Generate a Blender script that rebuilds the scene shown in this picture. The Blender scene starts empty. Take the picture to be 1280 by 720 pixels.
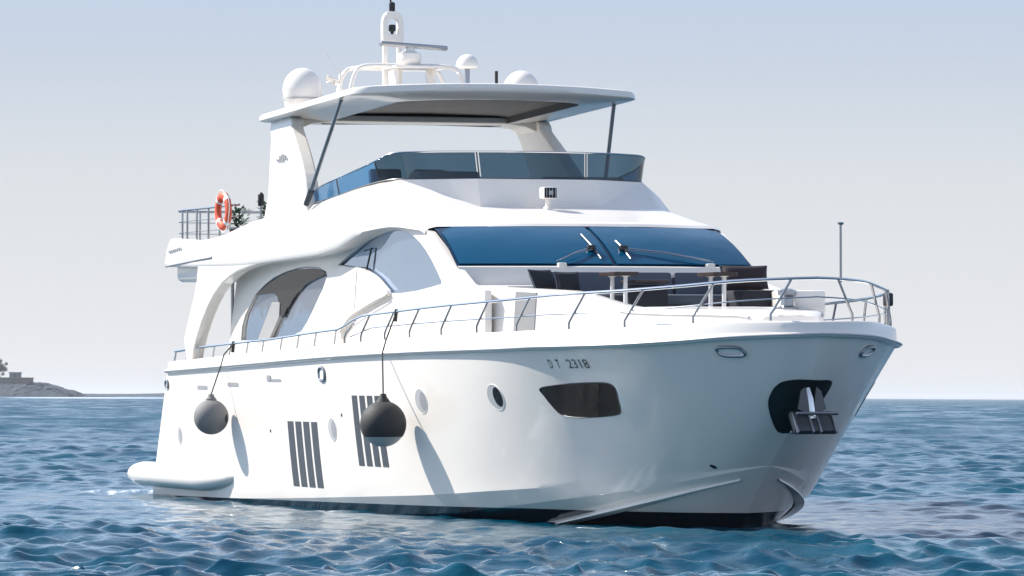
import bpy, bmesh, math, random
import numpy as np
from mathutils import Matrix, Vector, noise

random.seed(7)
C = bpy.context.scene.collection
PI = math.pi
R_ = math.radians

# ------------------------------------------------------------------ camera, sky, sun, exposure
YAW, ROLL, PITCH = R_(19.5), R_(0.56), R_(-0.17)      # how the yacht lies to the camera
cam_d = bpy.data.cameras.new('camera')
cam = bpy.data.objects.new('camera', cam_d)
C.objects.link(cam)
cam_d.sensor_width = 36.0
cam_d.lens = 36.0 * 6100.0 / 1280.0
cam_d.shift_y = (495.2 - 360.0) / 1280.0
cam_d.clip_start = 0.5
cam_d.clip_end = 60000.0
cam.matrix_world = Matrix.Translation((0, 0, 1.96)) @ Matrix.Rotation(R_(90), 4, 'X') @ Matrix.Rotation(math.atan2(7.5, 1280), 4, 'Z')
bpy.context.scene.camera = cam


def boat_rot():
    f = Vector((math.sin(YAW), -math.cos(YAW), 0))
    z = Vector((0, 0, 1))
    p = z.cross(f)
    B = Matrix((f, p, z)).transposed()
    return (B @ Matrix.Rotation(-PITCH, 3, 'Y') @ Matrix.Rotation(ROLL, 3, 'X')).to_4x4()


BOAT = Matrix.Translation((0, 82.4, 0)) @ boat_rot()
SUN_LOCAL = Vector((-.52, -.54, .66)).normalized()    # towards the sun, in the yacht's own axes
SUN = (BOAT.to_3x3() @ SUN_LOCAL).normalized()

w = bpy.data.worlds.new('World')
bpy.context.scene.world = w
w.use_nodes = True
nt = w.node_tree
sky = nt.nodes.new('ShaderNodeTexSky')
sky.sky_type = 'NISHITA'
sky.sun_disc = False
sky.sun_elevation = math.asin(SUN.z)
sky.sun_rotation = math.atan2(SUN.x, SUN.y)
sky.altitude = 0.0
sky.air_density = 1.0
sky.dust_density = 0.4
sky.ozone_density = 5.0
hs = nt.nodes.new('ShaderNodeHueSaturation')      # a milky, low-saturation summer sky
hs.inputs['Saturation'].default_value = .62
nt.links.new(sky.outputs[0], hs.inputs['Color'])
tcw = nt.nodes.new('ShaderNodeTexCoord')           # sea haze whitening the lowest few degrees all round
sxy = nt.nodes.new('ShaderNodeSeparateXYZ')
nt.links.new(tcw.outputs['Generated'], sxy.inputs[0])
hr = nt.nodes.new('ShaderNodeMapRange')
hr.interpolation_type = 'SMOOTHSTEP'
hr.inputs['From Min'].default_value = .06
hr.inputs['From Max'].default_value = .22
hr.inputs['To Min'].default_value = 1.0
hr.inputs['To Max'].default_value = 0.0
nt.links.new(sxy.outputs[2], hr.inputs[0])
hc = nt.nodes.new('ShaderNodeValToRGB')
for e_, (p_, c_) in zip([hc.color_ramp.elements[0], hc.color_ramp.elements.new(.04), hc.color_ramp.elements[-1]], [(0.0, (.862, .858, .862)), (.045, (.755, .79, .83)), (.11, (.375, .52, .765))]):
    e_.position = p_
    e_.color = (*c_, 1)
nt.links.new(sxy.outputs[2], hc.inputs[0])
hx = nt.nodes.new('ShaderNodeVectorMath')
hx.operation = 'SCALE'
hx.inputs['Scale'].default_value = 4.04
nt.links.new(hc.outputs[0], hx.inputs[0])
hm = nt.nodes.new('ShaderNodeMix')
hm.data_type = 'RGBA'
nt.links.new(hr.outputs[0], hm.inputs['Factor'])
nt.links.new(hs.outputs[0], hm.inputs['A'])
nt.links.new(hx.outputs[0], hm.inputs['B'])
nt.links.new(hm.outputs['Result'], nt.nodes['Background'].inputs[0])
nt.nodes['Background'].inputs[1].default_value = 0.15

sl = bpy.data.lights.new('sun', 'SUN')
sl.energy = 4.8
sl.angle = R_(0.55)
sl.color = (1.0, .95, .87)
so = bpy.data.objects.new('sun', sl)
C.objects.link(so)
so.rotation_euler = SUN.to_track_quat('Z', 'Y').to_euler()
vs = bpy.context.scene.view_settings
vs.view_transform = 'Standard'
vs.look = 'None'
vs.exposure = 0.65
vs.gamma = 1.0
bpy.context.scene.cycles.sample_clamp_indirect = 0.0     # keep the light the waves throw on the hull
bpy.context.scene.cycles.blur_glossy = .5

# ------------------------------------------------------------------ materials


def mat(name, col, rough=.5, metal=0.0, **kw):
    m = bpy.data.materials.new(name)
    m.use_nodes = True
    b = m.node_tree.nodes['Principled BSDF']
    b.inputs['Base Color'].default_value = (*col, 1)
    b.inputs['Roughness'].default_value = rough
    b.inputs['Metallic'].default_value = metal
    for k, v in kw.items():
        b.inputs[k].default_value = v
    return m


def vary(m, scale=3.0, amt=.06, rough_amt=.08, stretch=(1, 1, 1)):
    """break up a flat colour and gloss with object-space noise"""
    t = m.node_tree
    b = t.nodes['Principled BSDF']
    tc = t.nodes.new('ShaderNodeTexCoord')
    mp = t.nodes.new('ShaderNodeMapping')
    mp.inputs['Scale'].default_value = stretch
    n = t.nodes.new('ShaderNodeTexNoise')
    n.inputs['Scale'].default_value = scale
    n.inputs['Detail'].default_value = 5
    t.links.new(tc.outputs['Object'], mp.inputs[0])
    t.links.new(mp.outputs[0], n.inputs['Vector'])
    c = tuple(b.inputs['Base Color'].default_value)[:3]
    r = t.nodes.new('ShaderNodeMapRange')
    r.inputs['To Min'].default_value = 1 - amt
    r.inputs['To Max'].default_value = 1 + amt
    t.links.new(n.outputs[0], r.inputs[0])
    vm = t.nodes.new('ShaderNodeVectorMath')
    vm.operation = 'SCALE'
    vm.inputs[0].default_value = c
    t.links.new(r.outputs[0], vm.inputs['Scale'])
    t.links.new(vm.outputs[0], b.inputs['Base Color'])
    r2 = t.nodes.new('ShaderNodeMapRange')
    ro = b.inputs['Roughness'].default_value
    r2.inputs['To Min'].default_value = max(ro - rough_amt, .02)
    r2.inputs['To Max'].default_value = ro + rough_amt
    t.links.new(n.outputs[0], r2.inputs[0])
    t.links.new(r2.outputs[0], b.inputs['Roughness'])
    return m


M_white = vary(mat('white gelcoat', (.83, .785, .73), .16), 1.3, .015, .04)
M_white2 = vary(mat('white deck paint', (.78, .775, .76), .4), 4, .02)
M_cream = vary(mat('cream panel', (.72, .69, .64), .35), 3, .02)
M_grey = vary(mat('light grey paint', (.45, .45, .45), .4), 4, .04)
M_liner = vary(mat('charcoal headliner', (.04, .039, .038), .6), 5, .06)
M_anchor = vary(mat('dark anchor iron', (.09, .09, .095), .35, .6), 8, .1)
M_soffit = vary(mat('off white soffit', (.6, .59, .57), .45), 4, .03)
M_steel = mat('polished steel', (.62, .62, .63), .14, 1.0)
M_steel_d = mat('brushed steel', (.36, .36, .37), .3, 1.0)
M_black = vary(mat('black paint', (.008, .009, .011), .35), 6, .1)
M_blackgl = mat('black glass', (.004, .005, .007), .12, 0.0, **{'IOR': 1.16})
M_dark = vary(mat('dark louvre', (.055, .06, .067), .4), 1.6, .45, stretch=(1.2, 1, 16))
M_rubber = vary(mat('grey fender cover', (.2, .2, .2), .75), 14, .12)
M_rubber2 = vary(mat('dark fender cover', (.028, .029, .031), .7), 14, .15)
M_rubber3 = vary(mat('pale fender vinyl', (.42, .42, .41), .5), 14, .06)
M_rope = mat('dark rope', (.03, .032, .036), .8)
M_navy = vary(mat('navy canvas', (.012, .014, .022), .8), 25, .2)
M_slate = vary(mat('slate upholstery', (.075, .09, .12), .75), 18, .1)
M_wood = vary(mat('dark walnut', (.035, .018, .014), .35), 5, .3, stretch=(1, 12, 1))
M_orange = vary(mat('orange ring', (.72, .10, .035), .45), 8, .08)
M_orange_w = mat('white reflective band', (.8, .8, .78), .4)
M_leaf = vary(mat('plant leaf', (.03, .07, .035), .5), 9, .4)
M_pot = mat('plant pot', (.03, .03, .032), .5)
M_letter = mat('black lettering', (.012, .012, .014), .4)
M_mark = mat('grey marking', (.3, .3, .31), .4)
M_wsglass = mat('blue windscreen glass', (.0, .066, .142), .04, 0.0, **{'IOR': 1.32})
M_wssurr = mat('windscreen border', (.0, .018, .05), .08, 0.0, **{'IOR': 1.33})
M_step_shade = vary(mat('grey step shade', (.24, .24, .24), .45), 4, .04)
M_post = vary(mat('grey window post', (.34, .335, .33), .45), 4, .04)
M_shade_glass = mat('dark glass and soffit shade', (.012, .012, .013), .06, 0.0, **{'IOR': 1.22})  # porthole glass; also the painted soffit shade on the saloon window
M_mirror = mat('mirrored side glass', (.36, .46, .60), .03, .85)
M_saloon = mat('saloon glass', (.58, .62, .68), .03, .85)


def wavy(m, scale, strength, dist):
    """slight unevenness of real glass and gelcoat, seen in its reflections"""
    t = m.node_tree
    tc = t.nodes.new('ShaderNodeTexCoord')
    n = t.nodes.new('ShaderNodeTexNoise')
    n.inputs['Scale'].default_value = scale
    n.inputs['Detail'].default_value = 2
    bp = t.nodes.new('ShaderNodeBump')
    bp.inputs['Strength'].default_value = strength
    bp.inputs['Distance'].default_value = dist
    t.links.new(tc.outputs['Object'], n.inputs['Vector'])
    t.links.new(n.outputs[0], bp.inputs['Height'])
    t.links.new(bp.outputs[0], t.nodes['Principled BSDF'].inputs['Normal'])
    return m


wavy(M_wsglass, .9, .6, .06)
wavy(M_mirror, 1.6, .35, .012)
wavy(M_saloon, .7, .4, .02)
wavy(M_white, 1.2, .25, .012)


def hull_material():
    m = wavy(vary(mat('hull gelcoat', (.84, .775, .705), .13), 1.1, .012, .03), 1.1, .3, .014)
    t = m.node_tree
    b = t.nodes['Principled BSDF']
    tc = t.nodes.new('ShaderNodeTexCoord')
    sp = t.nodes.new('ShaderNodeSeparateXYZ')
    t.links.new(tc.outputs['Object'], sp.inputs[0])
    ma = t.nodes.new('ShaderNodeMath')          # boot line rises gently towards the bow
    ma.operation = 'MULTIPLY_ADD'
    t.links.new(sp.outputs[0], ma.inputs[0])
    ma.inputs[1].default_value = .0125
    ma.inputs[2].default_value = .19
    lt = t.nodes.new('ShaderNodeMath')
    lt.operation = 'LESS_THAN'
    mn = t.nodes.new('ShaderNodeMath')
    mn.operation = 'MINIMUM'
    t.links.new(ma.outputs[0], mn.inputs[0])
    mn.inputs[1].default_value = .275
    t.links.new(sp.outputs[2], lt.inputs[0])
    t.links.new(mn.outputs[0], lt.inputs[1])
    mx = t.nodes.new('ShaderNodeMix')
    mx.data_type = 'RGBA'
    old = b.inputs['Base Color'].links[0].from_socket
    t.links.new(lt.outputs[0], mx.inputs['Factor'])
    t.links.new(old, mx.inputs['A'])
    mx.inputs['B'].default_value = (.008, .010, .016, 1)
    t.links.new(mx.outputs['Result'], b.inputs['Base Color'])
    return m


M_hull = hull_material()


def tinted_glass(name, tint, spec=.5):
    m = bpy.data.materials.new(name)
    m.use_nodes = True
    t = m.node_tree
    t.nodes.remove(t.nodes['Principled BSDF'])
    tr = t.nodes.new('ShaderNodeBsdfTransparent')
    tr.inputs[0].default_value = (*tint, 1)
    gl = t.nodes.new('ShaderNodeBsdfGlossy')
    gl.inputs['Roughness'].default_value = .03
    lw = t.nodes.new('ShaderNodeLayerWeight')
    lw.inputs[0].default_value = .5       # Schlick reflectance, the same from both faces
    pw = t.nodes.new('ShaderNodeMath')
    pw.operation = 'POWER'
    t.links.new(lw.outputs['Facing'], pw.inputs[0])
    pw.inputs[1].default_value = 5.0
    fr = t.nodes.new('ShaderNodeMath')
    fr.operation = 'MULTIPLY_ADD'
    t.links.new(pw.outputs[0], fr.inputs[0])
    fr.inputs[1].default_value = .95
    fr.inputs[2].default_value = .05
    mx = t.nodes.new('ShaderNodeMixShader')
    t.links.new(fr.outputs[0], mx.inputs[0])
    t.links.new(tr.outputs[0], mx.inputs[1])
    t.links.new(gl.outputs[0], mx.inputs[2])
    t.links.new(mx.outputs[0], t.nodes['Material Output'].inputs[0])
    return m


M_tint2 = tinted_glass('pale blue side screen', (.42, .66, .86))
M_tint = tinted_glass('blue tinted screen', (.26, .365, .43))

# ------------------------------------------------------------------ object helpers


def new_obj(name, me, parent=None):
    o = bpy.data.objects.new(name, me)
    C.objects.link(o)
    if parent is not None:
        o.parent = parent
    return o


def empty(name, mw):
    o = new_obj(name, None)
    o.empty_display_size = .2
    o.matrix_world = mw
    return o


def tag(o, label=None, cat=None, group=None, kind=None):
    if label:
        o['label'] = label
    if cat:
        o['category'] = cat
    if group:
        o['group'] = group
    if kind:
        o['kind'] = kind
    return o


class G:
    """collects vertices and faces for one mesh"""

    def __init__(s):
        s.v, s.f = [], []

    def add(s, v, f):
        k = len(s.v)
        s.v += [tuple(map(float, p)) for p in v]
        s.f += [tuple(i + k for i in q) for q in f]
        return s

    def grid(s, rows, close_u=False, close_v=False, flip=False):
        n, m = len(rows), len(rows[0])
        v = [p for r in rows for p in r]
        f = []
        for i in range(n if close_u else n - 1):
            for j in range(m if close_v else m - 1):
                a, b = i * m + j, i * m + (j + 1) % m
                c, d = ((i + 1) % n) * m + (j + 1) % m, ((i + 1) % n) * m + j
                f.append((a, d, c, b) if flip else (a, b, c, d))
        return s.add(v, f)

    def tube(s, pts, r, n=8, cap=True):
        pts = [Vector(p) for p in pts]
        rs = r if isinstance(r, (list, tuple)) else [r] * len(pts)
        rows = []
        up = None
        for i, p in enumerate(pts):
            d = (pts[min(i + 1, len(pts) - 1)] - pts[max(i - 1, 0)]).normalized()
            if up is None:
                up = Vector((0, 0, 1)) if abs(d.z) < .9 else Vector((1, 0, 0))
            x = d.cross(up).normalized()
            up = x.cross(d).normalized()
            rows.append([p + (x * math.cos(2 * PI * k / n) + up * math.sin(2 * PI * k / n)) * rs[i] for k in range(n)])
        s.grid(rows, close_v=True)
        if cap:
            k = len(s.v)
            s.f.append(tuple(range(k - n, k)))
            k0 = k - n * len(pts)
            s.f.append(tuple(reversed(range(k0, k0 + n))))
        return s

    def lathe(s, prof, c=(0, 0, 0), n=28, axis=None, x=None):
        ax = Vector(axis or (0, 0, 1)).normalized()
        x = Vector(x or ((1, 0, 0) if abs(ax.x) < .9 else (0, 1, 0)))
        x = (x - ax * x.dot(ax)).normalized()
        y = ax.cross(x)
        c = Vector(c)
        rows = [[c + ax * h + (x * math.cos(2 * PI * k / n) + y * math.sin(2 * PI * k / n)) * max(r, 1e-4) for k in range(n)] for r, h in prof]
        return s.grid(rows, close_v=True)

    def box(s, c, size, rot=None, bev=0.0, seg=2):
        bm = bmesh.new()
        bmesh.ops.create_cube(bm, size=1.0)
        for v in bm.verts:
            v.co = Vector((v.co.x * size[0], v.co.y * size[1], v.co.z * size[2]))
        if bev:
            bmesh.ops.bevel(bm, geom=bm.edges[:], offset=bev, segments=seg, affect='EDGES', profile=.5)
        m = rot.to_matrix() if hasattr(rot, 'to_matrix') else (rot or Matrix.Identity(3))
        bm.verts.index_update()
        s.add([m @ v.co + Vector(c) for v in bm.verts], [[v.index for v in f.verts] for f in bm.faces])
        bm.free()
        return s

    def prism(s, loops, fn, d0, d1, bev=0.0):
        """2-D loops (first outer, others holes) -> plate; fn(a, b, d) -> xyz"""
        bm = bmesh.new()
        ed = []
        for lp in loops:
            vs_ = [bm.verts.new((a, b, 0)) for a, b in lp]
            ed += [bm.edges.new((vs_[i], vs_[(i + 1) % len(vs_)])) for i in range(len(vs_))]
        bmesh.ops.triangle_fill(bm, use_beauty=True, use_dissolve=False, edges=ed)
        bm.verts.index_update()
        pts = [(v.co.x, v.co.y) for v in bm.verts]
        tris = [[v.index for v in f.verts] for f in bm.faces]
        bm.free()
        n = len(pts)
        v = [fn(a, b, d0) for a, b in pts] + [fn(a, b, d1) for a, b in pts]
        f = [tuple(t) for t in tris] + [tuple(i + n for i in reversed(t)) for t in tris]
        k = 0
        for lp in loops:
            m = len(lp)
            for i in range(m):
                a, b = k + i, k + (i + 1) % m
                f.append((a, b, b + n, a + n))
            k += m
        return s.add(v, f)

    def make(s, name, material, parent=None, smooth=True, angle=35, bev=0.0, fix=True):
        me = bpy.data.meshes.new(name)
        me.from_pydata(s.v, [], s.f)
        if fix or bev:
            bm = bmesh.new()
            bm.from_mesh(me)
            if fix:
                bmesh.ops.remove_doubles(bm, verts=bm.verts[:], dist=2e-4)
                bmesh.ops.recalc_face_normals(bm, faces=bm.faces[:])
            if bev:
                eds = [e for e in bm.edges if len(e.link_faces) == 2 and e.calc_face_angle(0) > R_(40)]
                bmesh.ops.bevel(bm, geom=eds, offset=bev, segments=2, affect='EDGES', profile=.5, clamp_overlap=True)
            bm.to_mesh(me)
            bm.free()
        me.materials.append(material)
        if smooth:
            for p in me.polygons:
                p.use_smooth = True
            me.set_sharp_from_angle(angle=R_(angle))
        me.name = name
        return new_obj(name, me, parent)


def mirror_pts(P):
    return [(x, -y, z) for x, y, z in P]


def round_poly(P, r, n=6):
    out = []
    k = len(P)
    rr = r if isinstance(r, (list, tuple)) else [r] * k
    for i in range(k):
        p, a, b = Vector(P[i]), Vector(P[i - 1]), Vector(P[(i + 1) % k])
        da, db = (a - p), (b - p)
        q = min(rr[i], da.length * .49, db.length * .49)
        s_, e_ = p + da.normalized() * q, p + db.normalized() * q
        for j in range(n + 1):
            t = j / n
            out.append(tuple(s_ * (1 - t) ** 2 + p * 2 * t * (1 - t) + e_ * t * t))
    return out


def smooth_loop(P, n=6):
    """closed Catmull-Rom through 2-D points"""
    k = len(P)
    out = []
    for i in range(k):
        p0, p1, p2, p3 = [np.array(P[(i + j - 1) % k], float) for j in range(4)]
        for q in range(n):
            t = q / n
            out.append(tuple(.5 * (2 * p1 + (p2 - p0) * t + (2 * p0 - 5 * p1 + 4 * p2 - p3) * t * t + (3 * p1 - p0 - 3 * p2 + p3) * t ** 3)))
    return out


# ------------------------------------------------------------------ hull lines (metres, yacht axes: x forward, y port, z up)
def cr_spline(P, n):
    """resample points P (k,3) with a centripetal Catmull-Rom curve, n samples even in arc length"""
    P = np.asarray(P, float)
    A = np.vstack([2 * P[0] - P[1], P, 2 * P[-1] - P[-2]])
    out = []
    for i in range(1, len(A) - 2):
        p0, p1, p2, p3 = A[i - 1:i + 3]
        t0 = 0.0
        t1 = t0 + np.linalg.norm(p1 - p0) ** .5
        t2 = t1 + np.linalg.norm(p2 - p1) ** .5
        t3 = t2 + np.linalg.norm(p3 - p2) ** .5
        for t in np.linspace(t1, t2, 40, endpoint=False):
            a1 = (t1 - t) / (t1 - t0) * p0 + (t - t0) / (t1 - t0) * p1
            a2 = (t2 - t) / (t2 - t1) * p1 + (t - t1) / (t2 - t1) * p2
            a3 = (t3 - t) / (t3 - t2) * p2 + (t - t2) / (t3 - t2) * p3
            b1 = (t2 - t) / (t2 - t0) * a1 + (t - t0) / (t2 - t0) * a2
            b2 = (t3 - t) / (t3 - t1) * a2 + (t - t1) / (t3 - t1) * a3
            out.append((t2 - t) / (t2 - t1) * b1 + (t - t1) / (t2 - t1) * b2)
    out.append(A[-2])
    out = np.array(out)
    s = np.concatenate([[0], np.cumsum(np.linalg.norm(np.diff(out, axis=0), axis=1))])
    q = np.linspace(0, s[-1], n)
    return np.stack([np.interp(q, s, out[:, k]) for k in range(3)], 1)

SHEER = [(-11, 2.96, 2.40), (-8, 3.06, 2.46), (-4, 3.12, 2.55), (0, 3.14, 2.64), (4, 3.14, 2.70), (6, 3.1, 2.72),
         (8, 2.98, 2.74), (9, 2.84, 2.76), (10, 2.6, 2.77), (11, 2.22, 2.79), (12, 1.62, 2.84), (12.63, 1.14, 2.89),
         (13, .75, 2.91), (13.22, .42, 2.92), (13.32, 0, 2.93)]
CHINE = [(-12.5, 2.84, 0.02), (-8, 2.9, 0.08), (-4, 2.9, 0.17), (0, 2.88, 0.29), (4, 2.76, 0.42), (6, 2.56, 0.52),
         (8, 2.14, 0.63), (9.5, 1.55, 0.74), (10.5, .92, 0.86), (11.1, .42, 0.95), (11.41, 0, 1.0)]
NT = 240
SH = cr_spline(SHEER, NT + 1)
CH = cr_spline(CHINE, NT + 1)

def lerp_tab(T, t):
    x = np.clip(t, 0, 1) * NT
    i = min(int(x), NT - 1)
    f = x - i
    return T[i] * (1 - f) + T[i + 1] * f

def hull_pt(t, u):
    """starboard topside: t transom->stem, u chine->sheer ; returns local xyz (y negative)"""
    c, s = lerp_tab(CH, t), lerp_tab(SH, t)
    sm = min(max((t - .45) / .45, 0), 1)
    sm = sm * sm * (3 - 2 * sm)
    g = u ** (0.75 + 0.75 * sm) if u > 0 else 0.
    x = c[0] + (s[0] - c[0]) * u + .28 * math.sin(math.pi * u) * t ** 8
    y = c[1] + (s[1] - c[1]) * g
    z = c[2] + (s[2] - c[2]) * u
    return np.array([x, -y, z])


# ------------------------------------------------------------------ sea (one sheet to the horizon, waves are real relief)


def build_sea():
    rng = np.random.default_rng(11)
    rad = [18.0]
    while rad[-1] < 45000:
        r = rad[-1]
        rad.append(r + max(.075, r * (.0015 if r < 130 else .0013 if r < 320 else .0021 if r < 900 else .008)))
    rad = np.array([0, 4, 8, 12, 15] + rad)
    ang = []
    a = -PI
    while a < PI - 1e-6:
        ang.append(a)
        d = abs(a)
        a += R_(.045) if d < R_(10.5) else R_(.25) if d < R_(16) else R_(2.5)
    ang = np.array(ang)
    RR, AA = np.meshgrid(rad, ang, indexing='ij')
    X = RR * np.sin(AA)
    Y = RR * np.cos(AA)
    dr = np.gradient(rad)[:, None] * np.ones_like(AA)
    da = np.gradient(ang)[None, :] * RR
    cell = np.maximum(dr, da)
    Z = np.zeros_like(X)
    DX = np.zeros_like(X)
    DY = np.zeros_like(X)
    wind = R_(252)
    bands = [(60, .20, .46, .040, .95), (66, .46, 1.15, .066, .75), (32, 1.15, 2.6, .044, .6), (16, 2.6, 7, .016, .6), (26, 6, 45, .011, .8)]   # count, wavelengths, slope, spread
    todo = [(lo * (hi / lo) ** rng.random(), sl_, sp_) for n_, lo, hi, sl_, sp_ in bands for _ in range(n_)]
    for lam, sl_, sp_ in todo:
        th = wind + rng.normal(0, sp_)
        amp = sl_ * lam / (2 * PI) * (.4 + 1.2 * rng.random())
        kx, ky = 2 * PI / lam * math.cos(th), 2 * PI / lam * math.sin(th)
        ph = rng.random() * 2 * PI
        fade = np.clip((lam / cell - 2.2) / 2.5, 0, 1)
        # gusts: patches where this wave is stronger
        gx, gy = rng.normal(0, .09, 2)
        gust = .62 + .38 * np.sin(X * gx + Y * gy + rng.random() * 6)
        arg = kx * X + ky * Y + ph
        A = amp * fade * gust
        Z += A * np.sin(arg)
        DX += 1.0 * A * math.cos(th) * np.cos(arg)
        DY += 1.0 * A * math.sin(th) * np.cos(arg)
    # calmer water in the lee of the hull
    L = np.array(BOAT.inverted())
    bx = L[0, 0] * X + L[0, 1] * Y + L[0, 3]
    by = L[1, 0] * X + L[1, 1] * Y + L[1, 3]
    dd = np.sqrt(np.clip(np.abs(bx) - 9, 0, None) ** 2 + np.clip(np.abs(by) - 2.4, 0, None) ** 2)
    calm = 1 - .70 * np.exp(-(dd / 8.0) ** 2)
    Z *= calm
    # bow wave: a low hump curling off the stem
    hump = -.03 * np.exp(-((bx - 8.6) / 1.8) ** 2 - ((np.abs(by) - 2.2) / .5) ** 2)
    Z += hump * (RR < 160)
    co = np.stack([X + DX * calm, Y + DY * calm, Z], -1).reshape(-1, 3).astype(np.float32)
    n, m = X.shape
    i = np.arange(n - 1)[:, None] * m
    j = np.arange(m)[None, :]
    j2 = (j + 1) % m
    f = np.stack([i + j, i + j2, i + m + j2, i + m + j], -1).reshape(-1, 4).astype(np.int32)
    me = bpy.data.meshes.new('sea')
    me.vertices.add(len(co))
    me.vertices.foreach_set('co', co.ravel())
    me.loops.add(f.size)
    me.loops.foreach_set('vertex_index', f[:, ::-1].ravel())
    me.polygons.add(len(f))
    me.polygons.foreach_set('loop_start', np.arange(0, f.size, 4, dtype=np.int32))
    me.polygons.foreach_set('loop_total', np.full(len(f), 4, np.int32))
    me.polygons.foreach_set('use_smooth', np.ones(len(f), bool))
    me.update(calc_edges=True)
    me.validate()
    return new_obj('sea', me)


def sea_material():
    m = bpy.data.materials.new('sea water')
    m.use_nodes = True
    t = m.node_tree
    N, Lk = t.nodes.new, t.links.new
    b = t.nodes['Principled BSDF']
    b.inputs['IOR'].default_value = 1.29
    b.inputs['Roughness'].default_value = .06
    geo = N('ShaderNodeNewGeometry')
    # water body colour: blue with greener patches
    n1 = N('ShaderNodeTexNoise')
    n1.inputs['Scale'].default_value = .18
    n1.inputs['Detail'].default_value = 4
    Lk(geo.outputs['Position'], n1.inputs['Vector'])
    cr = N('ShaderNodeValToRGB')
    cr.color_ramp.elements[0].position = .3
    cr.color_ramp.elements[0].color = (.0, .039, .078, 1)
    cr.color_ramp.elements[1].position = .72
    cr.color_ramp.elements[1].color = (.0, .066, .108, 1)
    Lk(n1.outputs[0], cr.inputs[0])
    # foam: bow wave, stern wash, a passing boat's wake far off; also a slick's mirrored horizon, painted pale
    mp = N('ShaderNodeMapping')
    mp.inputs['Scale'].default_value = (1.0, .22, 1)
    Lk(geo.outputs['Position'], mp.inputs[0])
    fn = N('ShaderNodeTexNoise')
    fn.inputs['Scale'].default_value = 3.4
    fn.inputs['Detail'].default_value = 7
    fn.inputs['Roughness'].default_value = .7
    Lk(mp.outputs[0], fn.inputs['Vector'])
    total = None
    spots = FOAM_AND_SLICK
    for (cx, cy, sx, sy, rot, st) in spots:
        mm = N('ShaderNodeMapping')
        mm.vector_type = 'TEXTURE'
        mm.inputs['Location'].default_value = (cx, cy, 0)
        mm.inputs['Rotation'].default_value = (0, 0, rot)
        mm.inputs['Scale'].default_value = (sx, sy, 1e6)
        Lk(geo.outputs['Position'], mm.inputs[0])
        ln = N('ShaderNodeVectorMath')
        ln.operation = 'LENGTH'
        Lk(mm.outputs[0], ln.inputs[0])
        mr = N('ShaderNodeMapRange')
        mr.interpolation_type = 'SMOOTHSTEP'
        mr.inputs['From Min'].default_value = 1.0
        mr.inputs['From Max'].default_value = 0.2
        mr.inputs['To Max'].default_value = st
        Lk(ln.outputs['Value'], mr.inputs[0])
        if total is None:
            total = mr.outputs[0]
        else:
            mxn = N('ShaderNodeMath')
            mxn.operation = 'MAXIMUM'
            Lk(total, mxn.inputs[0])
            Lk(mr.outputs[0], mxn.inputs[1])
            total = mxn.outputs[0]
    ad = N('ShaderNodeMath')
    ad.operation = 'ADD'
    Lk(fn.outputs[0], ad.inputs[0])
    Lk(total, ad.inputs[1])
    fm = N('ShaderNodeMapRange')
    fm.inputs['From Min'].default_value = 1.0
    fm.inputs['From Max'].default_value = 1.14
    Lk(ad.outputs[0], fm.inputs[0])
    mix = N('ShaderNodeMix')
    mix.data_type = 'RGBA'
    Lk(fm.outputs[0], mix.inputs['Factor'])
    Lk(cr.outputs[0], mix.inputs['A'])
    mix.inputs['B'].default_value = (.72, .78, .84, 1)
    Lk(mix.outputs['Result'], b.inputs['Base Color'])
    rr = N('ShaderNodeMapRange')
    # waves too far off to resolve scatter the sky like a rougher surface
    ds = N('ShaderNodeVectorMath')
    ds.operation = 'LENGTH'
    Lk(geo.outputs['Position'], ds.inputs[0])
    dr_ = N('ShaderNodeMapRange')
    dr_.inputs['From Min'].default_value = 80
    dr_.inputs['From Max'].default_value = 330
    dr_.inputs['To Min'].default_value = .05
    dr_.inputs['To Max'].default_value = .40
    Lk(ds.outputs['Value'], dr_.inputs[0])
    pn = N('ShaderNodeTexNoise')                     # cat's-paws: wind patches ruffle the far water unevenly
    pn.inputs['Scale'].default_value = .16
    pn.inputs['Detail'].default_value = 6
    pn.inputs['Roughness'].default_value = .65
    pm = N('ShaderNodeMapping')
    pm.inputs['Scale'].default_value = (1.0, .30, 1)
    Lk(geo.outputs['Position'], pm.inputs[0])
    Lk(pm.outputs[0], pn.inputs['Vector'])
    pr = N('ShaderNodeMapRange')
    pr.inputs['From Min'].default_value = .38
    pr.inputs['From Max'].default_value = .62
    pr.inputs['To Min'].default_value = .45
    pr.inputs['To Max'].default_value = 1.5
    Lk(pn.outputs[0], pr.inputs[0])
    mlt = N('ShaderNodeMath')
    mlt.operation = 'MULTIPLY'
    Lk(dr_.outputs[0], mlt.inputs[0])
    Lk(pr.outputs[0], mlt.inputs[1])
    Lk(mlt.outputs[0], rr.inputs['To Min'])
    rr.inputs['To Max'].default_value = .3
    Lk(fm.outputs[0], rr.inputs[0])
    Lk(rr.outputs[0], b.inputs['Roughness'])
    # ripples too small for the sheet, and rougher chop where the sheet gets coarse far off
    bp = N('ShaderNodeBump')
    bn = N('ShaderNodeTexNoise')
    bn.inputs['Scale'].default_value = 4.5
    bn.inputs['Detail'].default_value = 6
    bn.inputs['Roughness'].default_value = .62
    mp2 = N('ShaderNodeMapping')
    mp2.inputs['Rotation'].default_value = (0, 0, R_(25))
    mp2.inputs['Scale'].default_value = (.75, 1.0, 1)
    Lk(geo.outputs['Position'], mp2.inputs[0])
    Lk(mp2.outputs[0], bn.inputs['Vector'])
    Lk(bn.outputs[0], bp.inputs['Height'])
    bp.inputs['Strength'].default_value = .5
    bp.inputs['Distance'].default_value = .05
    bp2 = N('ShaderNodeBump')
    bn2 = N('ShaderNodeTexNoise')
    bn2.inputs['Scale'].default_value = .55
    bn2.inputs['Detail'].default_value = 5
    Lk(geo.outputs['Position'], bn2.inputs['Vector'])
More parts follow.
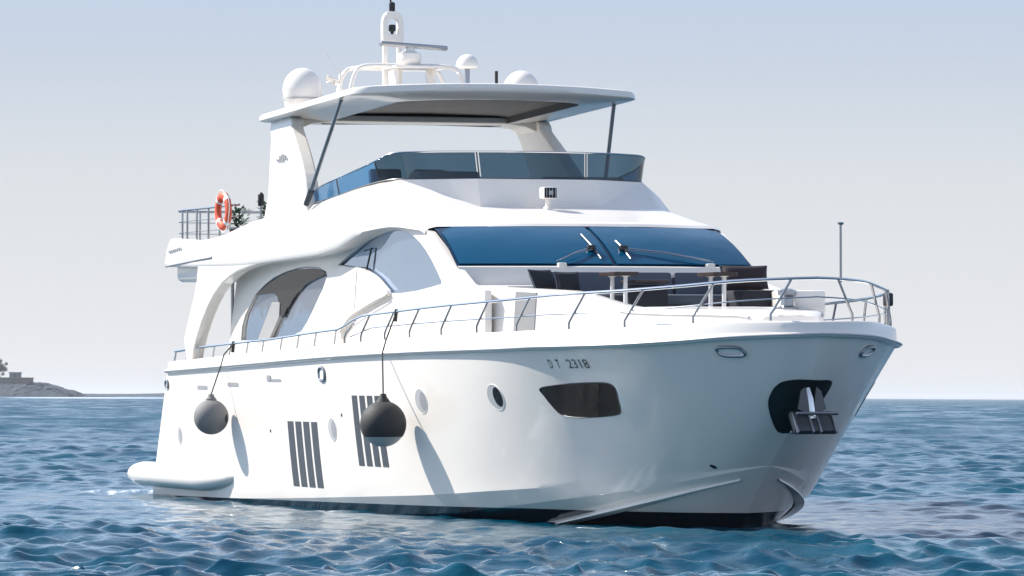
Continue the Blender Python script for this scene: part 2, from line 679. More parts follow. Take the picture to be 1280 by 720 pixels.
    Lk(bn2.outputs[0], bp2.inputs['Height'])
    bp2.inputs['Strength'].default_value = .4
    bp2.inputs['Distance'].default_value = .2
    Lk(bp.outputs[0], bp2.inputs['Normal'])
    Lk(bp2.outputs[0], b.inputs['Normal'])
    return m


def to_world(x, y, z=0.0):
    return BOAT @ Vector((x, y, z))


_b1, _b2, _s1, _s2 = to_world(9.3, -1.9), to_world(9.6, 1.7), to_world(-13.6, -2.6), to_world(-14.5, -.5)
_m1 = to_world(-1.0, -3.35)
FOAM_AND_SLICK = [
    (_m1.x, _m1.y, 9.5, .75, R_(-70.5), .50),
    (_b1.x, _b1.y, 1.6, .8, R_(-50), .56),
    (_b2.x, _b2.y, 1.6, 1.0, YAW, .45),
    (_s1.x - .3, _s1.y, 2.4, 2.6, 0, .54),
    (_s2.x, _s2.y, 3.0, 5.0, -YAW, .52),
    (10.2, 91, 3.6, 1.3, R_(-6), .60),  # pale streak: slick mirroring the horizon, painted in foam colour
    (-195, 2350, 55, 520, 0, 1.3),
]
sea = build_sea()
sea.data.materials.append(sea_material())
tag(sea, kind='structure')

# ------------------------------------------------------------------ far headland on the left
M_rock = vary(mat('dark breakwater rock', (.03, .046, .066), .9), .45, .6)


def build_headland():
    g = G()
    d = 3000.0
    rows = []
    rng = random.Random(3)
    xs = [-560 + i * 2 for i in range(156)]
    for x in xs:
        e = 1 - max(0, min(1, (x + 300 + 22) / 55.0)) if x > -322 else 1
        h = 8.6 * (max(0, 1 - max(0, (x + 295) / 24.0)) ** .7 if x > -295 else 1.0)
        row = []
        for j in range(41):
            v = (j / 40) ** 1.6
            y = d - 22 + 150 * v
            prof = min(1, v / .16) ** .8 * min(1, (1 - v) / .16) ** .8
            z = -1.0 + (h + 1.0) * prof + noise.noise((x * .10, y * .10, 1)) * 1.0 * prof + (abs(noise.noise((x * .33, y * .30, 5))) * 2.6 - .9) * prof * (1 if v < .3 else .4)
            row.append((x + rng.uniform(-.7, .7), y + rng.uniform(-.5, .5), z + rng.uniform(-.25, .25) * prof))
        rows.append(row)
    g.grid(rows)
    o = g.make('headland', M_rock, smooth=False)
    tag(o, kind='structure')
    # low far spit running right along the horizon
    g = G()
    rows = []
    for i in range(60):
        x = -420 + i * 7
        rows.append([(x, 4400 + 40 * v, -1 + 3.0 * math.sin(PI * v) * (1 + .5 * noise.noise((x * .02, v, 0))) * min(1, (59 - i) / 6)) for v in (0, .25, .5, .75, 1)])
    g.grid(rows)
    o = g.make('far_spit', M_rock, smooth=False)
    tag(o, kind='structure')
    # the shore runs on to the left, out of the picture, with low scrubby hills
    g = G()
    rows = []
    for i in range(150):
        a = R_(-13 - i * .45)
        row = []
        for j in range(7):
            rr_ = 3000 + 70 * j
            x, y = rr_ * math.sin(a), rr_ * math.cos(a)
            h = 14 + 16 * noise.noise((x * .004, y * .004, 2)) + 12 * abs(noise.noise((x * .02, y * .02, 7)))
            row.append((x, y, -1 + max(1, h) * min(1, j / 2.0) * min(1, i / 6.0)))
        rows.append(row)
    g.grid(rows)
    o = g.make('far_shore', M_rock, smooth=False)
    tag(o, kind='structure')
    # boulders along the waterline are part of the headland relief; things on top:
    M_wall = vary(mat('sand stone wall', (.20, .18, .16), .8), .5, .1)
    g = G()
    g.box((-362, 3006, 9.6), (134, 3, 3.2), bev=.2)
    t = tag(empty('sea_wall', Matrix.Translation((0, 0, 0))), 'low sandy parapet wall along the top of the distant headland', 'wall')
    g.make('wall', M_wall, t)
    g = G()
    g.box((-362, 3005.6, 11.4), (135, 4.4, .6), bev=.1)
    g.make('coping', vary(mat('stone coping', (.22, .19, .17), .8), .5, .1), t)
    t = tag(empty('kiosk', Matrix.Translation((-294, 3016, 7))), 'small grey flat-roofed hut on the headland wall right of the tree', 'hut')
    t.location.x = -307
    t.location.z = 8.2
    g = G()
    g.box((0, 0, 4.7), (7, 5, 3.6), bev=.1)
    g.make('wall', vary(mat('grey render', (.16, .17, .19), .8), .5, .1), t)
    g = G()
    g.box((0, 0, 6.65), (8.4, 6.2, .4), bev=.05)
    g.make('roof', M_grey, t)
    g = G()
    g.box((0, -2.53, 4.6), (1.3, .1, 2.2))
    g.make('door', M_dark, t)


build_headland()


def build_tree():
    t = tag(empty('headland_tree', Matrix.Translation((-318.5, 3030, 9.5))), 'dark rounded tree standing on the distant headland at the far left', 'tree')
    g = G()
    g.tube([(0, 0, -1), (.2, 0, 3), (-.1, .2, 6), (.2, 0, 9)], [.7, .55, .45, .25], 8)
    for k in range(7):
        a = k * 2.4
        g.tube([(0, 0, 5 + k * .4), (math.cos(a) * 2, math.sin(a) * 2, 7.4 + k * .4), (math.cos(a) * 4, math.sin(a) * 4, 8.6 + k * .5)], [.3, .2, .08], 5)
    g.make('trunk', vary(mat('bark', (.09, .07, .05), .9), 2, .2), t)
    rng = random.Random(5)
    g = G()
    cl = [(rng.gauss(0, 1.9), rng.gauss(0, 1.9), 8.2 + rng.gauss(0, 1.7), rng.uniform(1.0, 2.0)) for _ in range(34)]
    for _ in range(5200):
        c = rng.choice(cl)
        d = Vector((rng.gauss(0, 1), rng.gauss(0, 1), rng.gauss(0, .8))).normalized() * c[3] * rng.uniform(.6, 1.05)
        p = Vector(c[:3]) + d
        n = (d.normalized() + Vector((rng.uniform(-.6, .6), rng.uniform(-.6, .6), rng.uniform(-.2, .8)))).normalized()
        a = n.orthogonal().normalized()
        b = n.cross(a)
        s_ = rng.uniform(.18, .42)
        g.add([p - a * s_, p + b * s_ * .5, p + a * s_, p - b * s_ * .5], [(0, 1, 2, 3)])
    g.make('crown', vary(mat('dark foliage', (.045, .075, .05), .7), .6, .45), t, smooth=False, fix=False)


build_tree()


def build_haze():
    g = G()
    g.box((0, 3000, 22.0), (110000, 110000, 50.0))
    m = bpy.data.materials.new('sea haze')
    m.use_nodes = True
    t = m.node_tree
    t.nodes.remove(t.nodes['Principled BSDF'])
    v_ = t.nodes.new('ShaderNodeVolumePrincipled')
    v_.inputs['Color'].default_value = (.90, .93, .97, 1)
    v_.inputs['Density'].default_value = HAZE
    v_.inputs['Anisotropy'].default_value = .2
    t.links.new(v_.outputs[0], t.nodes['Material Output'].inputs['Volume'])
    o = g.make('haze', m, smooth=False, fix=False)
    tag(o, kind='stuff')


HAZE = .00005
build_haze()


# ------------------------------------------------------------------ the yacht: hull
yacht = empty('yacht', BOAT)
tag(yacht, 'large white motor yacht with flybridge and hardtop riding on the blue sea', 'yacht')

KEEL = [(-12.2, 0, -.75), (0, 0, -1.05), (6, 0, -1.0), (8.5, 0, -.72), (9.8, 0, -.30), (10.47, 0, .24), (11.0, 0, .68), (11.40, 0, .99)]
KL = cr_spline(KEEL, NT + 1)


def chine_in(t):
    c = lerp_tab(CH, t)
    k = min(1, (1 - t) / .30)
    q = k ** .75
    return np.array([c[0] - .02 * q, -max(c[1] - .20 * q, c[1] * .6), c[2] - .30 * q])


def build_hull():
    ts = list(np.linspace(0, .8, 90)) + list(.8 + .2 * (1 - (1 - np.linspace(0, 1, 70)[1:]) ** 1.6))
    us = np.linspace(0, 1, 26)
    rows = []
    for t in ts:
        k = lerp_tab(KL, t)
        ci = chine_in(t)
        col = []
        for v in np.linspace(0, 1, 9):
            p = k * (1 - v) + ci * v
            p[1] -= .10 * math.sin(PI * v) * min(1, (1 - t) / .2)
            col.append(p)
        for u in us:
            col.append(hull_pt(t, u))
        rows.append(col)
    g = G()
    g.grid(rows)
    g.grid([[(p[0], -p[1], p[2]) for p in r] for r in rows], flip=True)
    # transom
    left = rows[0]
    g.grid([left, [(p[0], -p[1], p[2]) for p in left]])
    return g.make('hull', M_hull, yacht, angle=15)


hull = build_hull()

_seed = [(t, u, hull_pt(t, u)) for t in np.linspace(0, .999, 90) for u in np.linspace(0, 1, 9)]


def on_hull(x, z, off=0.0, side=-1):
    """point on the starboard (side=-1) or port topside above local X, Z, pushed out by off; with its normal"""
    t, u, _ = min(_seed, key=lambda q: (q[2][0] - x) ** 2 + (q[2][2] - z) ** 2)
    for _ in range(14):
        p = hull_pt(t, u)
        e = 1e-4
        a, b = (hull_pt(t + e, u) - p) / e, (hull_pt(t, u + e) - p) / e
        J = np.array([[a[0], b[0]], [a[2], b[2]]])
        d = np.linalg.solve(J + np.eye(2) * 1e-9, np.array([x - p[0], z - p[2]]))
        t, u = min(max(t + max(-.1, min(.1, d[0])), 0), .9995), min(max(u + max(-.2, min(.2, d[1])), 0), 1)
    return hull_tu(t, u, off, side)


def hull_tu(t, u, off=0.0, side=-1):
    t, u = min(t, .9995), u
    e = 1e-3
    p = hull_pt(t, u)
    a = hull_pt(min(t + e, 1), u) - hull_pt(t - e, u)
    b = hull_pt(t, min(u + e, 1)) - hull_pt(t, max(u - e, 0))
    n = np.cross(a, b)
    n /= np.linalg.norm(n)
    if n[1] > 0:
        n = -n
    q = p + n * off
    if side > 0:
        q, n = q * [1, -1, 1], n * [1, -1, 1]
    return Vector(q), Vector(n)


def patch(g, poly, off=.006, rings=4, depth=.02, side=-1, fn=None):
    """closed outline in (x, z), laid on the topside as a thin plate"""
    fn = fn or (lambda a, b, o: on_hull(a, b, o, side)[0])
    cx, cz = sum(p[0] for p in poly) / len(poly), sum(p[1] for p in poly) / len(poly)
    rows = [[fn(x, z, -depth) for x, z in poly]]
    for r in range(rings):
        k = 1 - r / rings
        rows.append([fn(cx + (x - cx) * k, cz + (z - cz) * k, off) for x, z in poly])
    k0 = len(g.v)
    g.grid(rows, close_v=True)
    c = fn(cx, cz, off)
    m = len(poly)
    last = k0 + rings * m
    g.v.append(tuple(c))
    ci = len(g.v) - 1
    for i in range(m):
        g.f.append((last + i, last + (i + 1) % m, ci))
    return g


def ring_on_hull(g, poly, r, off=.0, side=-1):
    P = [on_hull(x, z, off, side)[0] for x, z in poly]
    P.append(P[0])
    P.append(P[1])
    return g.tube(P, r, 8, cap=False)


def oval(cx, cz, rx, rz, n=28, p=2.0):
    out = []
    for i in range(n):
        a = 2 * PI * i / n
        c, s_ = math.cos(a), math.sin(a)
        out.append((cx + rx * math.copysign(abs(c) ** (2 / p), c), cz + rz * math.copysign(abs(s_) ** (2 / p), s_)))
    return out


# portholes: rim and pane, both sides
for (x, z, rx, rz) in [(-10.16, 1.18, .17, .17), (-.37, 1.41, .21, .19), (4.28, 1.91, .25, .19), (7.27, 1.99, .25, .19)]:
    for side in (-1, 1):
        p = patch(G(), oval(x, z, rx, rz), .004, 3, .02, side).make('porthole', M_grey, hull)
        ring_on_hull(G(), oval(x, z, rx + .008, rz + .008), .007, .0, side).make('porthole_rim', M_white, hull).parent = p
        patch(G(), oval(x + rx * .30, z + .01, rx * .55, rz * .78), .007, 2, .02, side).make('porthole_pane', M_mark if x < 7 else M_shade_glass, p)
# black hull windows
HW = [(8.70, 2.13), (9.15, 2.18), (9.66, 2.21), (10.15, 2.22), (10.36, 2.20), (10.41, 2.12), (10.33, 1.95), (10.25, 1.80),
      (10.12, 1.74), (9.6, 1.70), (9.2, 1.70), (8.95, 1.74), (8.83, 1.86), (8.73, 2.02)]
HW = smooth_loop(HW, 3)
for side in (-1, 1):
    win = patch(G(), HW, .004, 5, .03, side).make('hull_window', M_blackgl, hull)
    ring_on_hull(G(), HW, .009, .0, side).make('window_frame', M_black, hull).parent = win
M_slat = vary(mat('grey louvre blade', (.058, .062, .07), .45), 8, .1)
# engine-room louvres
for (x0, x1, z0, z1) in [(-2.93, -1.22, .41, 1.53), (.84, 2.30, .83, 1.99)]:
    for side in (-1, 1):
        wv = (x1 - x0 - .36) / 4
        fr = None
        for k in range(4):
            a = x0 + k * (wv + .12)
            g = G()
            rows = []
            poly = [(a, z0), (a + wv, z0), (a + wv, z1), (a, z1)]
            poly = [q for i in range(4) for q in [(poly[i][0] * (1 - j / 5) + poly[(i + 1) % 4][0] * j / 5, poly[i][1] * (1 - j / 5) + poly[(i + 1) % 4][1] * j / 5) for j in range(5)]]
            patch(G(), poly, .006, 3, .03, side).make('engine_vent', M_dark, hull)
# fairleads: oval steel ring, bright throat
for (x, z, rx, rz) in [(12.50, 2.675, .15, .065), (-.69, 2.34, .16, .11), (-11.02, 2.14, .10, .07)]:
    for side in (-1, 1):
        fl = ring_on_hull(G(), oval(x, z, rx, rz, 28, 3), .026, .012, side).make('fairlead', M_steel_d, hull)
        patch(G(), oval(x, z, rx - .01, rz - .01, 28, 3), .010, 2, .02, side).make('throat', M_white, fl)
# grey slots below the rub rail
for (x, z, L, h) in [(-8.33, 2.09, .72, .075), (-6.2, 2.15, .72, .075), (-3.55, 2.23, .85, .05)]:
    for side in (-1, 1):
        patch(G(), oval(x, z, L / 2, h / 2, 24, 6), .006, 2, .02, side).make('scupper_slot', M_mark, hull)
patch(G(), oval(-3.86, 2.27, .12, .05, 20, 5), .012, 2, .02).make('scupper_slot', M_mark, hull)
for (x, z) in [(10.9, .98), (-4.0, 1.35), (.2, 1.66)]:
    patch(G(), oval(x, z, .03, .03, 12), .008, 1, .02).make('drain_outlet', M_black, hull)


def text_mesh(body, size):
    cu = bpy.data.curves.new('lettering', 'FONT')
    cu.body = body
    cu.size = size
    cu.resolution_u = 3
    o = bpy.data.objects.new('lettering', cu)
    C.objects.link(o)
    dg = bpy.context.evaluated_depsgraph_get()
    me = o.evaluated_get(dg).to_mesh()
    v = [tuple(q.co) for q in me.vertices]
    f = [tuple(p.vertices) for p in me.polygons]
    o.evaluated_get(dg).to_mesh_clear()
    bpy.data.objects.remove(o)
    bpy.data.curves.remove(cu)
    return v, f


for word, x0_, wd in (('D', 9.24, .085), ('T', 9.43, .085), ('2318', 9.70, .47)):
    v, f = text_mesh(word, .19)
    wmin, wmax = min(p[0] for p in v), max(p[0] for p in v)
    g = G()
    g.add([on_hull(x0_ + (p[0] - wmin) / (wmax - wmin) * wd, 2.435 + p[1], .006)[0] for p in v], f)
    g.make('registration_lettering', M_letter, hull, smooth=False, fix=False)

# spray rails under the chine, both sides
for side in (-1, 1):
    pts = []
    for q in cr_spline([(6.4, -1.80, -.045), (6.89, -1.775, .028), (7.955, -1.645, .168), (9.022, -1.40, .34), (9.854, -1.08, .501), (10.504, -.695, .666), (10.998, -.32, .803)], 26):
        pts.append((q[0], q[1] * (-side), q[2]))
    rows = []
    for i, p in enumerate(pts):
        k = math.sin(PI * min(1, (len(pts) - 1 - i) / 12) * .5)
        o_ = .19 * k
        s_ = side
        rows.append([(p[0], p[1] - s_ * .04, p[2] + .10 * k), (p[0] + .02 * k, p[1] + s_ * o_ * .6, p[2] - .015), (p[0] + .02 * k, p[1] + s_ * o_ * .6, p[2] - .035), (p[0], p[1] - s_ * .05, p[2] - .05 * k - .01)])
    g = G()
    g.grid(rows)
    g.make('spray_rail', M_white, hull, angle=20)

# anchor pocket across the stem, with the anchor
def stem_fn(s_, u, off):
    side = -1 if s_ < 0 else 1
    q, n = hull_tu(1 - min(abs(s_), .2), u, off, side)
    if abs(s_) < .0035:
        q.y *= abs(s_) / .0035
    return q


PK = [(-.0205, .58), (-.0205, .50), (-.015, .38), (-.007, .27), (0, .255), (.006, .27), (.0125, .40), (.0175, .52), (.0200, .635), (.016, .66), (.008, .655), (0, .655), (-.008, .66), (-.0155, .65), (-.019, .62)]
PK = smooth_loop(PK, 3)
pocket = patch(G(), PK, .012, 6, .03, fn=stem_fn).make('anchor_pocket', M_black, hull)
anc = G()
anc.box((12.86, .06, 1.64), (.10, .66, .36), Matrix.Rotation(R_(-38), 3, 'Y'), .02)
anchor = anc.make('anchor', M_anchor, yacht)
g = G()
for y in (-.30, -.06, .06, .30):
    g.box((12.92, .06 + y, 1.64), (.05, .035, .36), Matrix.Rotation(R_(-38), 3, 'Y'), .008)
for dz in (-.17, .17):
    g.box((12.92 + dz * .62, .06, 1.64 + dz * .8), (.05, .66, .035), Matrix.Rotation(R_(-38), 3, 'Y'), .008)
g.make('crown_plate', M_steel_d, anchor)
g = G()
g.tube([(12.86, .05, 1.70), (12.84, .02, 1.98), (12.80, 0, 2.14)], [.06, .055, .035], 8)
g.make('shank', M_steel, anchor)
for s_ in (-1, 1):
    g = G()
    g.prism([[(0, 0), (.16, .10), (.10, .42), (.03, .50), (-.02, .2)]], lambda a, b, d, s_=s_: (12.86 - b * .15 + d, .05 + s_ * (.06 + a), 1.76 + b * .8), -.02, .02)
    g.make('fluke', M_anchor, anchor, smooth=False)

# ------------------------------------------------------------------ rub rail, bulwark, decks
FULL = np.vstack([SH * [1, -1, 1], SH[::-1][1:]])          # starboard aft -> bow -> port aft
_tg = np.gradient(FULL, axis=0)
_tg /= np.linalg.norm(_tg[:, :2], axis=1)[:, None]
_nin = np.stack([-_tg[:, 1], _tg[:, 0], np.zeros(len(FULL))], 1)
if _nin[0][1] < 0:
    _nin = -_nin


def edge_pt(s, d=0.0, dz=0.0):
    """s -1 starboard aft ... 0 stem ... +1 port aft; d inboard; dz above the sheer"""
    x = (s + 1) * NT
    i = int(min(max(x, 0), 2 * NT - 1))
    f_ = x - i
    p = FULL[i] * (1 - f_) + FULL[i + 1] * f_
    n = _nin[i] * (1 - f_) + _nin[i + 1] * f_
    p = p + n * d
    return Vector((p[0], p[1], p[2] + dz))


def s_list(a=-1, b=1, n=260):
    """denser round the blunt bow"""
    q = np.linspace(-1, 1, n)
    q = np.sign(q) * np.abs(q) ** 1.35
    return [x for x in q if a <= x <= b]


def tab(T, x):
    return float(np.interp(x, [p[0] for p in T], [p[1] for p in T]))


BW = [(0, .17), (.45, .20), (.7, .25), (.92, .23), (1, .17)]
ALL = s_list()
bul = G()
rows = []
for s in ALL:
    h = tab(BW, 1 - abs(s))
    rows.append([edge_pt(s, .0, .02), edge_pt(s, .01, .05), edge_pt(s, .02, h - .03), edge_pt(s, .045, h), edge_pt(s, .14, h + .005), edge_pt(s, .17, h - .02), edge_pt(s, .18, .06)])
bul.grid(rows)
bulwark = bul.make('bulwark', M_white, yacht, angle=50)
rr = G()
rows = []
for s in ALL:
    rows.append([edge_pt(s, .02, -.055), edge_pt(s, -.035, -.05), edge_pt(s, -.055, -.025), edge_pt(s, -.055, .0), edge_pt(s, -.035, .018), edge_pt(s, .02, .022)])
rr.grid(rows)
rub = rr.make('rub_rail', M_white, yacht, angle=50)
g = G()
g.tube([edge_pt(s, -.058, -.012) for s in ALL], .017, 6)
g.make('rub_strip', M_grey, rub)
dk = G()
q = [s for s in ALL if s <= 0]
dk.grid([[edge_pt(s, .16, .07), edge_pt(s, .16, .09) * .5 + Vector((edge_pt(s, .16, .09).x, 0, edge_pt(s, .16, .09).z)) * .5, edge_pt(-s, .16, .07)] for s in q])
dk.make('deck', M_white2, yacht)

# swim platform with its rounded sponsons
sp = G()
prof = [(-13.55, .0), (-13.5, -.06), (-11, -.30), (-9.0, -.36), (-7.6, -.30), (-6.95, -.10), (-6.75, .05)]
for side in (-1, 1):
    rows = []
    for i in range(34):
        x = -13.1 + 6.6 * i / 33
        k = min(1, (i / 3.0)) ** .5 if i < 3 else 1
        e = max(0, (x + 8.6) / 1.95)
        r = .29 * (1 - .45 * e ** 2) * (.62 + .38 * k)
        zc = .43 + .07 * e ** 2
        yc = 2.98 - .12 * e ** 2
        if i in (0, 33):
            r *= .45
        rows.append([(x, side * (yc + r * 1.05 * math.cos(a)), zc + r * .82 * math.sin(a)) for a in np.linspace(0, 2 * PI, 18, endpoint=False)])
    sp.grid(rows, close_v=True)
    for r_ in (rows[0], rows[-1]):
        sp.add(r_, [tuple(range(len(r_)))])
sp.box((-12.45, 0, .50), (1.3, 5.9, .26), bev=.06)
sp.make('swim_platform', M_white, yacht, angle=50)


# ------------------------------------------------------------------ superstructure: house sides, windows
WALL = [(-8.35, 2.66), (-7.72, 4.1), (-7.5, 4.42), (-.6, 4.5), (0, 4.66), (.93, 4.76), (1.7, 4.78), (2.6, 4.74), (3.14, 4.66), (3.3, 4.62), (4.62, 4.03),
        (5.25, 3.76), (6.0, 3.64), (6.0, 2.7)]
SIDEWIN = [(-1.63, 4.19), (-1.25, 4.29), (-.82, 4.385), (-.38, 4.49), (.07, 4.58), (.5, 4.635), (.93, 4.68), (1.3, 4.703), (1.7, 4.71), (2.2, 4.65), (2.5, 4.575), (2.81, 4.47), (3.12, 4.33),
           (3.42, 4.16), (3.7, 3.97), (3.9, 3.82), (3.88, 3.77), (3.42, 3.735), (2.6, 3.68), (1.77, 3.655), (1.15, 3.67), (1.05, 3.71), (.84, 3.82), (.58, 3.92), (.28, 4.00),
           (-.05, 4.06), (-.38, 4.10), (-1.04, 4.15)]
SALOON = [(-7.5, 2.94), (-7.42, 3.2), (-7.2, 3.42), (-6.58, 3.76), (-6.0, 3.93), (-5.43, 4.05), (-4.7, 4.14), (-3.98, 4.19), (-3.3, 4.205), (-2.7, 4.18), (-2.3, 4.10), (-2.2, 4.0),
          (-2.35, 3.85), (-2.62, 3.72), (-3.04, 3.45), (-3.4, 3.24), (-3.75, 3.08), (-4.5, 2.98), (-5.44, 2.92)]
for side in (-1, 1):
    fn = lambda a, b, d, side=side: (a, side * (2.55 - d), b)
    g = G()
    g.prism([WALL, SIDEWIN, SALOON], fn, 0, .11)
    hw = g.make('house_side', M_white, yacht, smooth=False)
    for nm, out, mt in (('side_window', SIDEWIN, M_mirror), ('saloon_window', SALOON, M_saloon)):
        g = G()
        # the saloon glass leans out a touch at the top, so that it mirrors the shoreline
        lean = (lambda a, b: .022 * (b - 3.6)) if nm == 'saloon_window' else (lambda a, b: .012 * math.sin(a * 1.3))
        g.prism([out], lambda a, b, d, side=side, lean=lean: (a, side * (2.55 - d + lean(a, b)), b), .045, .075)
        gl = g.make(nm, mt, yacht, smooth=False)
        g = G()
        P = [fn(a, b, .02) for a, b in out]
        g.tube(P + P[:2], .014, 6, cap=False)
        g.make('window_frame', M_grey if nm == 'side_window' else M_post, gl)
    SOFFIT_SHADE = smooth_loop([(-6.53, 3.75), (-6.08, 3.86), (-5.58, 3.975), (-4.80, 4.095), (-4.07, 4.155), (-3.36, 4.17), (-2.80, 4.15), (-2.27, 4.06), (-3.03, 3.96), (-3.65, 3.86), (-4.12, 3.70), (-4.61, 3.50), (-4.90, 3.33), (-5.09, 3.46), (-5.14, 3.63), (-5.39, 3.77)], 2)
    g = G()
    g.prism([SOFFIT_SHADE], fn, .0, .03)  # dark crescent: recess shade and soffit reflection painted over the glass
    g.make('saloon_soffit_shade', M_shade_glass, yacht, smooth=False)
    # leaning post over the saloon glass
    g = G()
    g.prism([[(-6.44, 2.9), (-5.69, 2.93), (-5.05, 3.34), (-5.00, 3.60), (-5.49, 3.61)]], fn, -.015, .05)
    g.make('window_post', M_post, yacht, smooth=False, bev=.008)
    # thin dark antenna pole by the side window
    g = G()
    g.tube([fn(-.01, 4.0, -.02), fn(.26, 4.44, .0)], .016, 5)
    g.tube([fn(-.33, 4.405, .03), fn(.24, 4.435, .03)], .006, 5)
    g.make('side_antenna', M_letter, yacht)
    # side wing panel that sweeps up from the deck
    CP = smooth_loop([(-1.80, 4.06), (-1.25, 4.125), (-.56, 4.14), (-.1, 4.105), (.31, 4.03), (.68, 3.94), (.98, 3.83), (1.33, 3.67), (.85, 3.585), (.30, 3.50), (-.25, 3.40), (-.70, 3.31), (-1.0, 3.2), (-1.2, 3.08), (-1.3, 2.86),
                      (-2.4, 2.84), (-3.55, 2.84), (-3.42, 3.08), (-3.1, 3.26), (-2.69, 3.48), (-2.38, 3.68), (-2.15, 3.86), (-1.98, 4.0)], 3)
    g = G()
    g.prism([CP], lambda a, b, d, side=side: (a, side * (2.63 - d), b), 0, .085)
    g.make('wing_panel', M_white, yacht, smooth=False, bev=.02)
    g = G()
    g.tube([(-.28, side * 2.632, 4.09), (-.36, side * 2.632, 3.8), (-.42, side * 2.632, 3.44)], .006, 5)
    g.tube([(1.30, side * 2.632, 3.64), (.83, side * 2.632, 3.55), (.28, side * 2.632, 3.46), (-.27, side * 2.632, 3.36), (-.72, side * 2.632, 3.27), (-1.04, side * 2.632, 3.16), (-1.25, side * 2.632, 3.04)], .010, 5)
    g.make('panel_seam', M_mark, yacht)
    # fashion plate carrying the aft overhang
    FP = [(-9.76, 2.55), (-9.95, 2.97), (-9.78, 3.2), (-9.5, 3.52), (-9.25, 3.8), (-9.07, 4.07), (-8.98, 4.36), (-6.2, 4.40), (-4.4, 4.36), (-5.0, 4.29), (-5.83, 4.235), (-6.4, 4.18), (-6.85, 4.10), (-7.4, 3.98),
          (-7.89, 3.80), (-8.3, 3.59), (-8.7, 3.33), (-9.0, 3.08), (-9.25, 2.85), (-9.45, 2.55)]
    g = G()
    g.prism([FP], lambda a, b, d, side=side: (a, side * (2.935 - d), b), 0, .22)
    g.make('fashion_plate', M_white, yacht, smooth=False, bev=.025)
    g = G()
    g.tube([(-10.8, side * 1.74, 2.5), (-10.8, side * 1.74, 4.3)], .035, 10)
    g.make('cockpit_post', M_steel_d, yacht)

# aft bulkhead with sliding door glass, cockpit sole
g = G()
g.box((-7.4, 0, 3.45), (.12, 4.9, 1.9))
bk = g.make('aft_bulkhead', M_white, yacht, smooth=False)
g = G()
g.box((-7.47, 0, 3.42), (.05, 3.2, 1.6), bev=.01)
g.make('sliding_door', M_blackgl, bk)


# ------------------------------------------------------------------ windscreen
def ws(y, v, off=0.0):
    """y -1..1 across, v 0 bottom .. 1 top"""
    k = 1 - abs(y) ** 2.2
    b = Vector((4.60 + .42 * k, 2.53 * y, 4.065))
    t = Vector((3.19 + .46 * k, 2.44 * y, 4.715))
    p = b.lerp(t, v)
    n = Vector((.41, .10 * y, .91))
    return p + n * off + Vector((0, 0, .06 * math.sin(PI * v)))


ys = np.linspace(-1, 1, 41)
g = G()
g.grid([[ws(y, v, -.02) for y in ys] for v in np.linspace(-.02, 1.03, 7)])
wsurr = g.make('windscreen_surround', M_wssurr, yacht)
for a, b in ((-.982, -.016), (.016, .982)):
    g = G()
    top, bot = [], []
    yy = np.linspace(a, b, 22)
    def vm(y):
        return .985 - .18 * max(0, (abs(y) - .86) / .115) ** 2.2
    for off in (.006, -.012):
        rows = [[ws(y, .03 + (vm(y) - .03) * q, off) for y in yy] for q in np.linspace(0, 1, 9)]
        (top if off > 0 else bot).append(rows)
    g.grid(top[0])
    g.grid(bot[0])
    n_, m_ = 9, 22
    per = [j for j in range(m_)] + [i * m_ + m_ - 1 for i in range(1, n_)] + [(n_ - 1) * m_ + j for j in range(m_ - 2, -1, -1)] + [i * m_ for i in range(n_ - 2, 0, -1)]
    for i in range(len(per)):
        p, q = per[i], per[(i + 1) % len(per)]
        g.f.append((p, q, q + n_ * m_, p + n_ * m_))
    g.make('windscreen', M_wsglass, yacht, angle=40)
# wipers: motor box, arm, blade
for sy, (py, ay, b0, b1) in ((-1, (-.36, -.11, -.10, -.08)), (1, (.66, .11, .10, .12))):
    wp = G()
    q = ws(py, .02, .02)
    wp.box((q.x + .05, q.y, q.z - .04), (.11, .14, .09), bev=.02)
    wpo = wp.make('wiper', M_cream, yacht)
    g = G()
    g.tube([ws(py, .04, .06), ws((py + ay) / 2, .18, .07), ws(ay, .30, .05)], [.018, .014, .012], 6)
    g.tube([ws(py + .03 * sy, .02, .06), ws((py + ay) / 2 + .02 * sy, .15, .07), ws(ay, .26, .05)], .008, 6)
    g.make('wiper_arm', M_steel, wpo)
    g = G()
    g.tube([ws(b0, .68 if sy < 0 else .50, .03), ws((b0 + b1) / 2, .35, .035), ws(b1, .10, .03)], .013, 6)
    g.make('wiper_blade', M_steel_d, wpo)
    g = G()
    q = ws(ay, .30, .05)
    g.box(q, (.12, .13, .09), bev=.02)
    g.make('wiper_joint', M_letter, wpo)
# panel under the windscreen
g = G()
g.grid([[ws(y, -.01, 0) + Vector(o) for y in ys] for o in ((0, 0, -.005), (.05, 0, -.02), (.10, 0, -.12), (.20, 0, -.36), (.22, 0, -1.0))])
g.make('cowl_panel', M_cream, yacht)

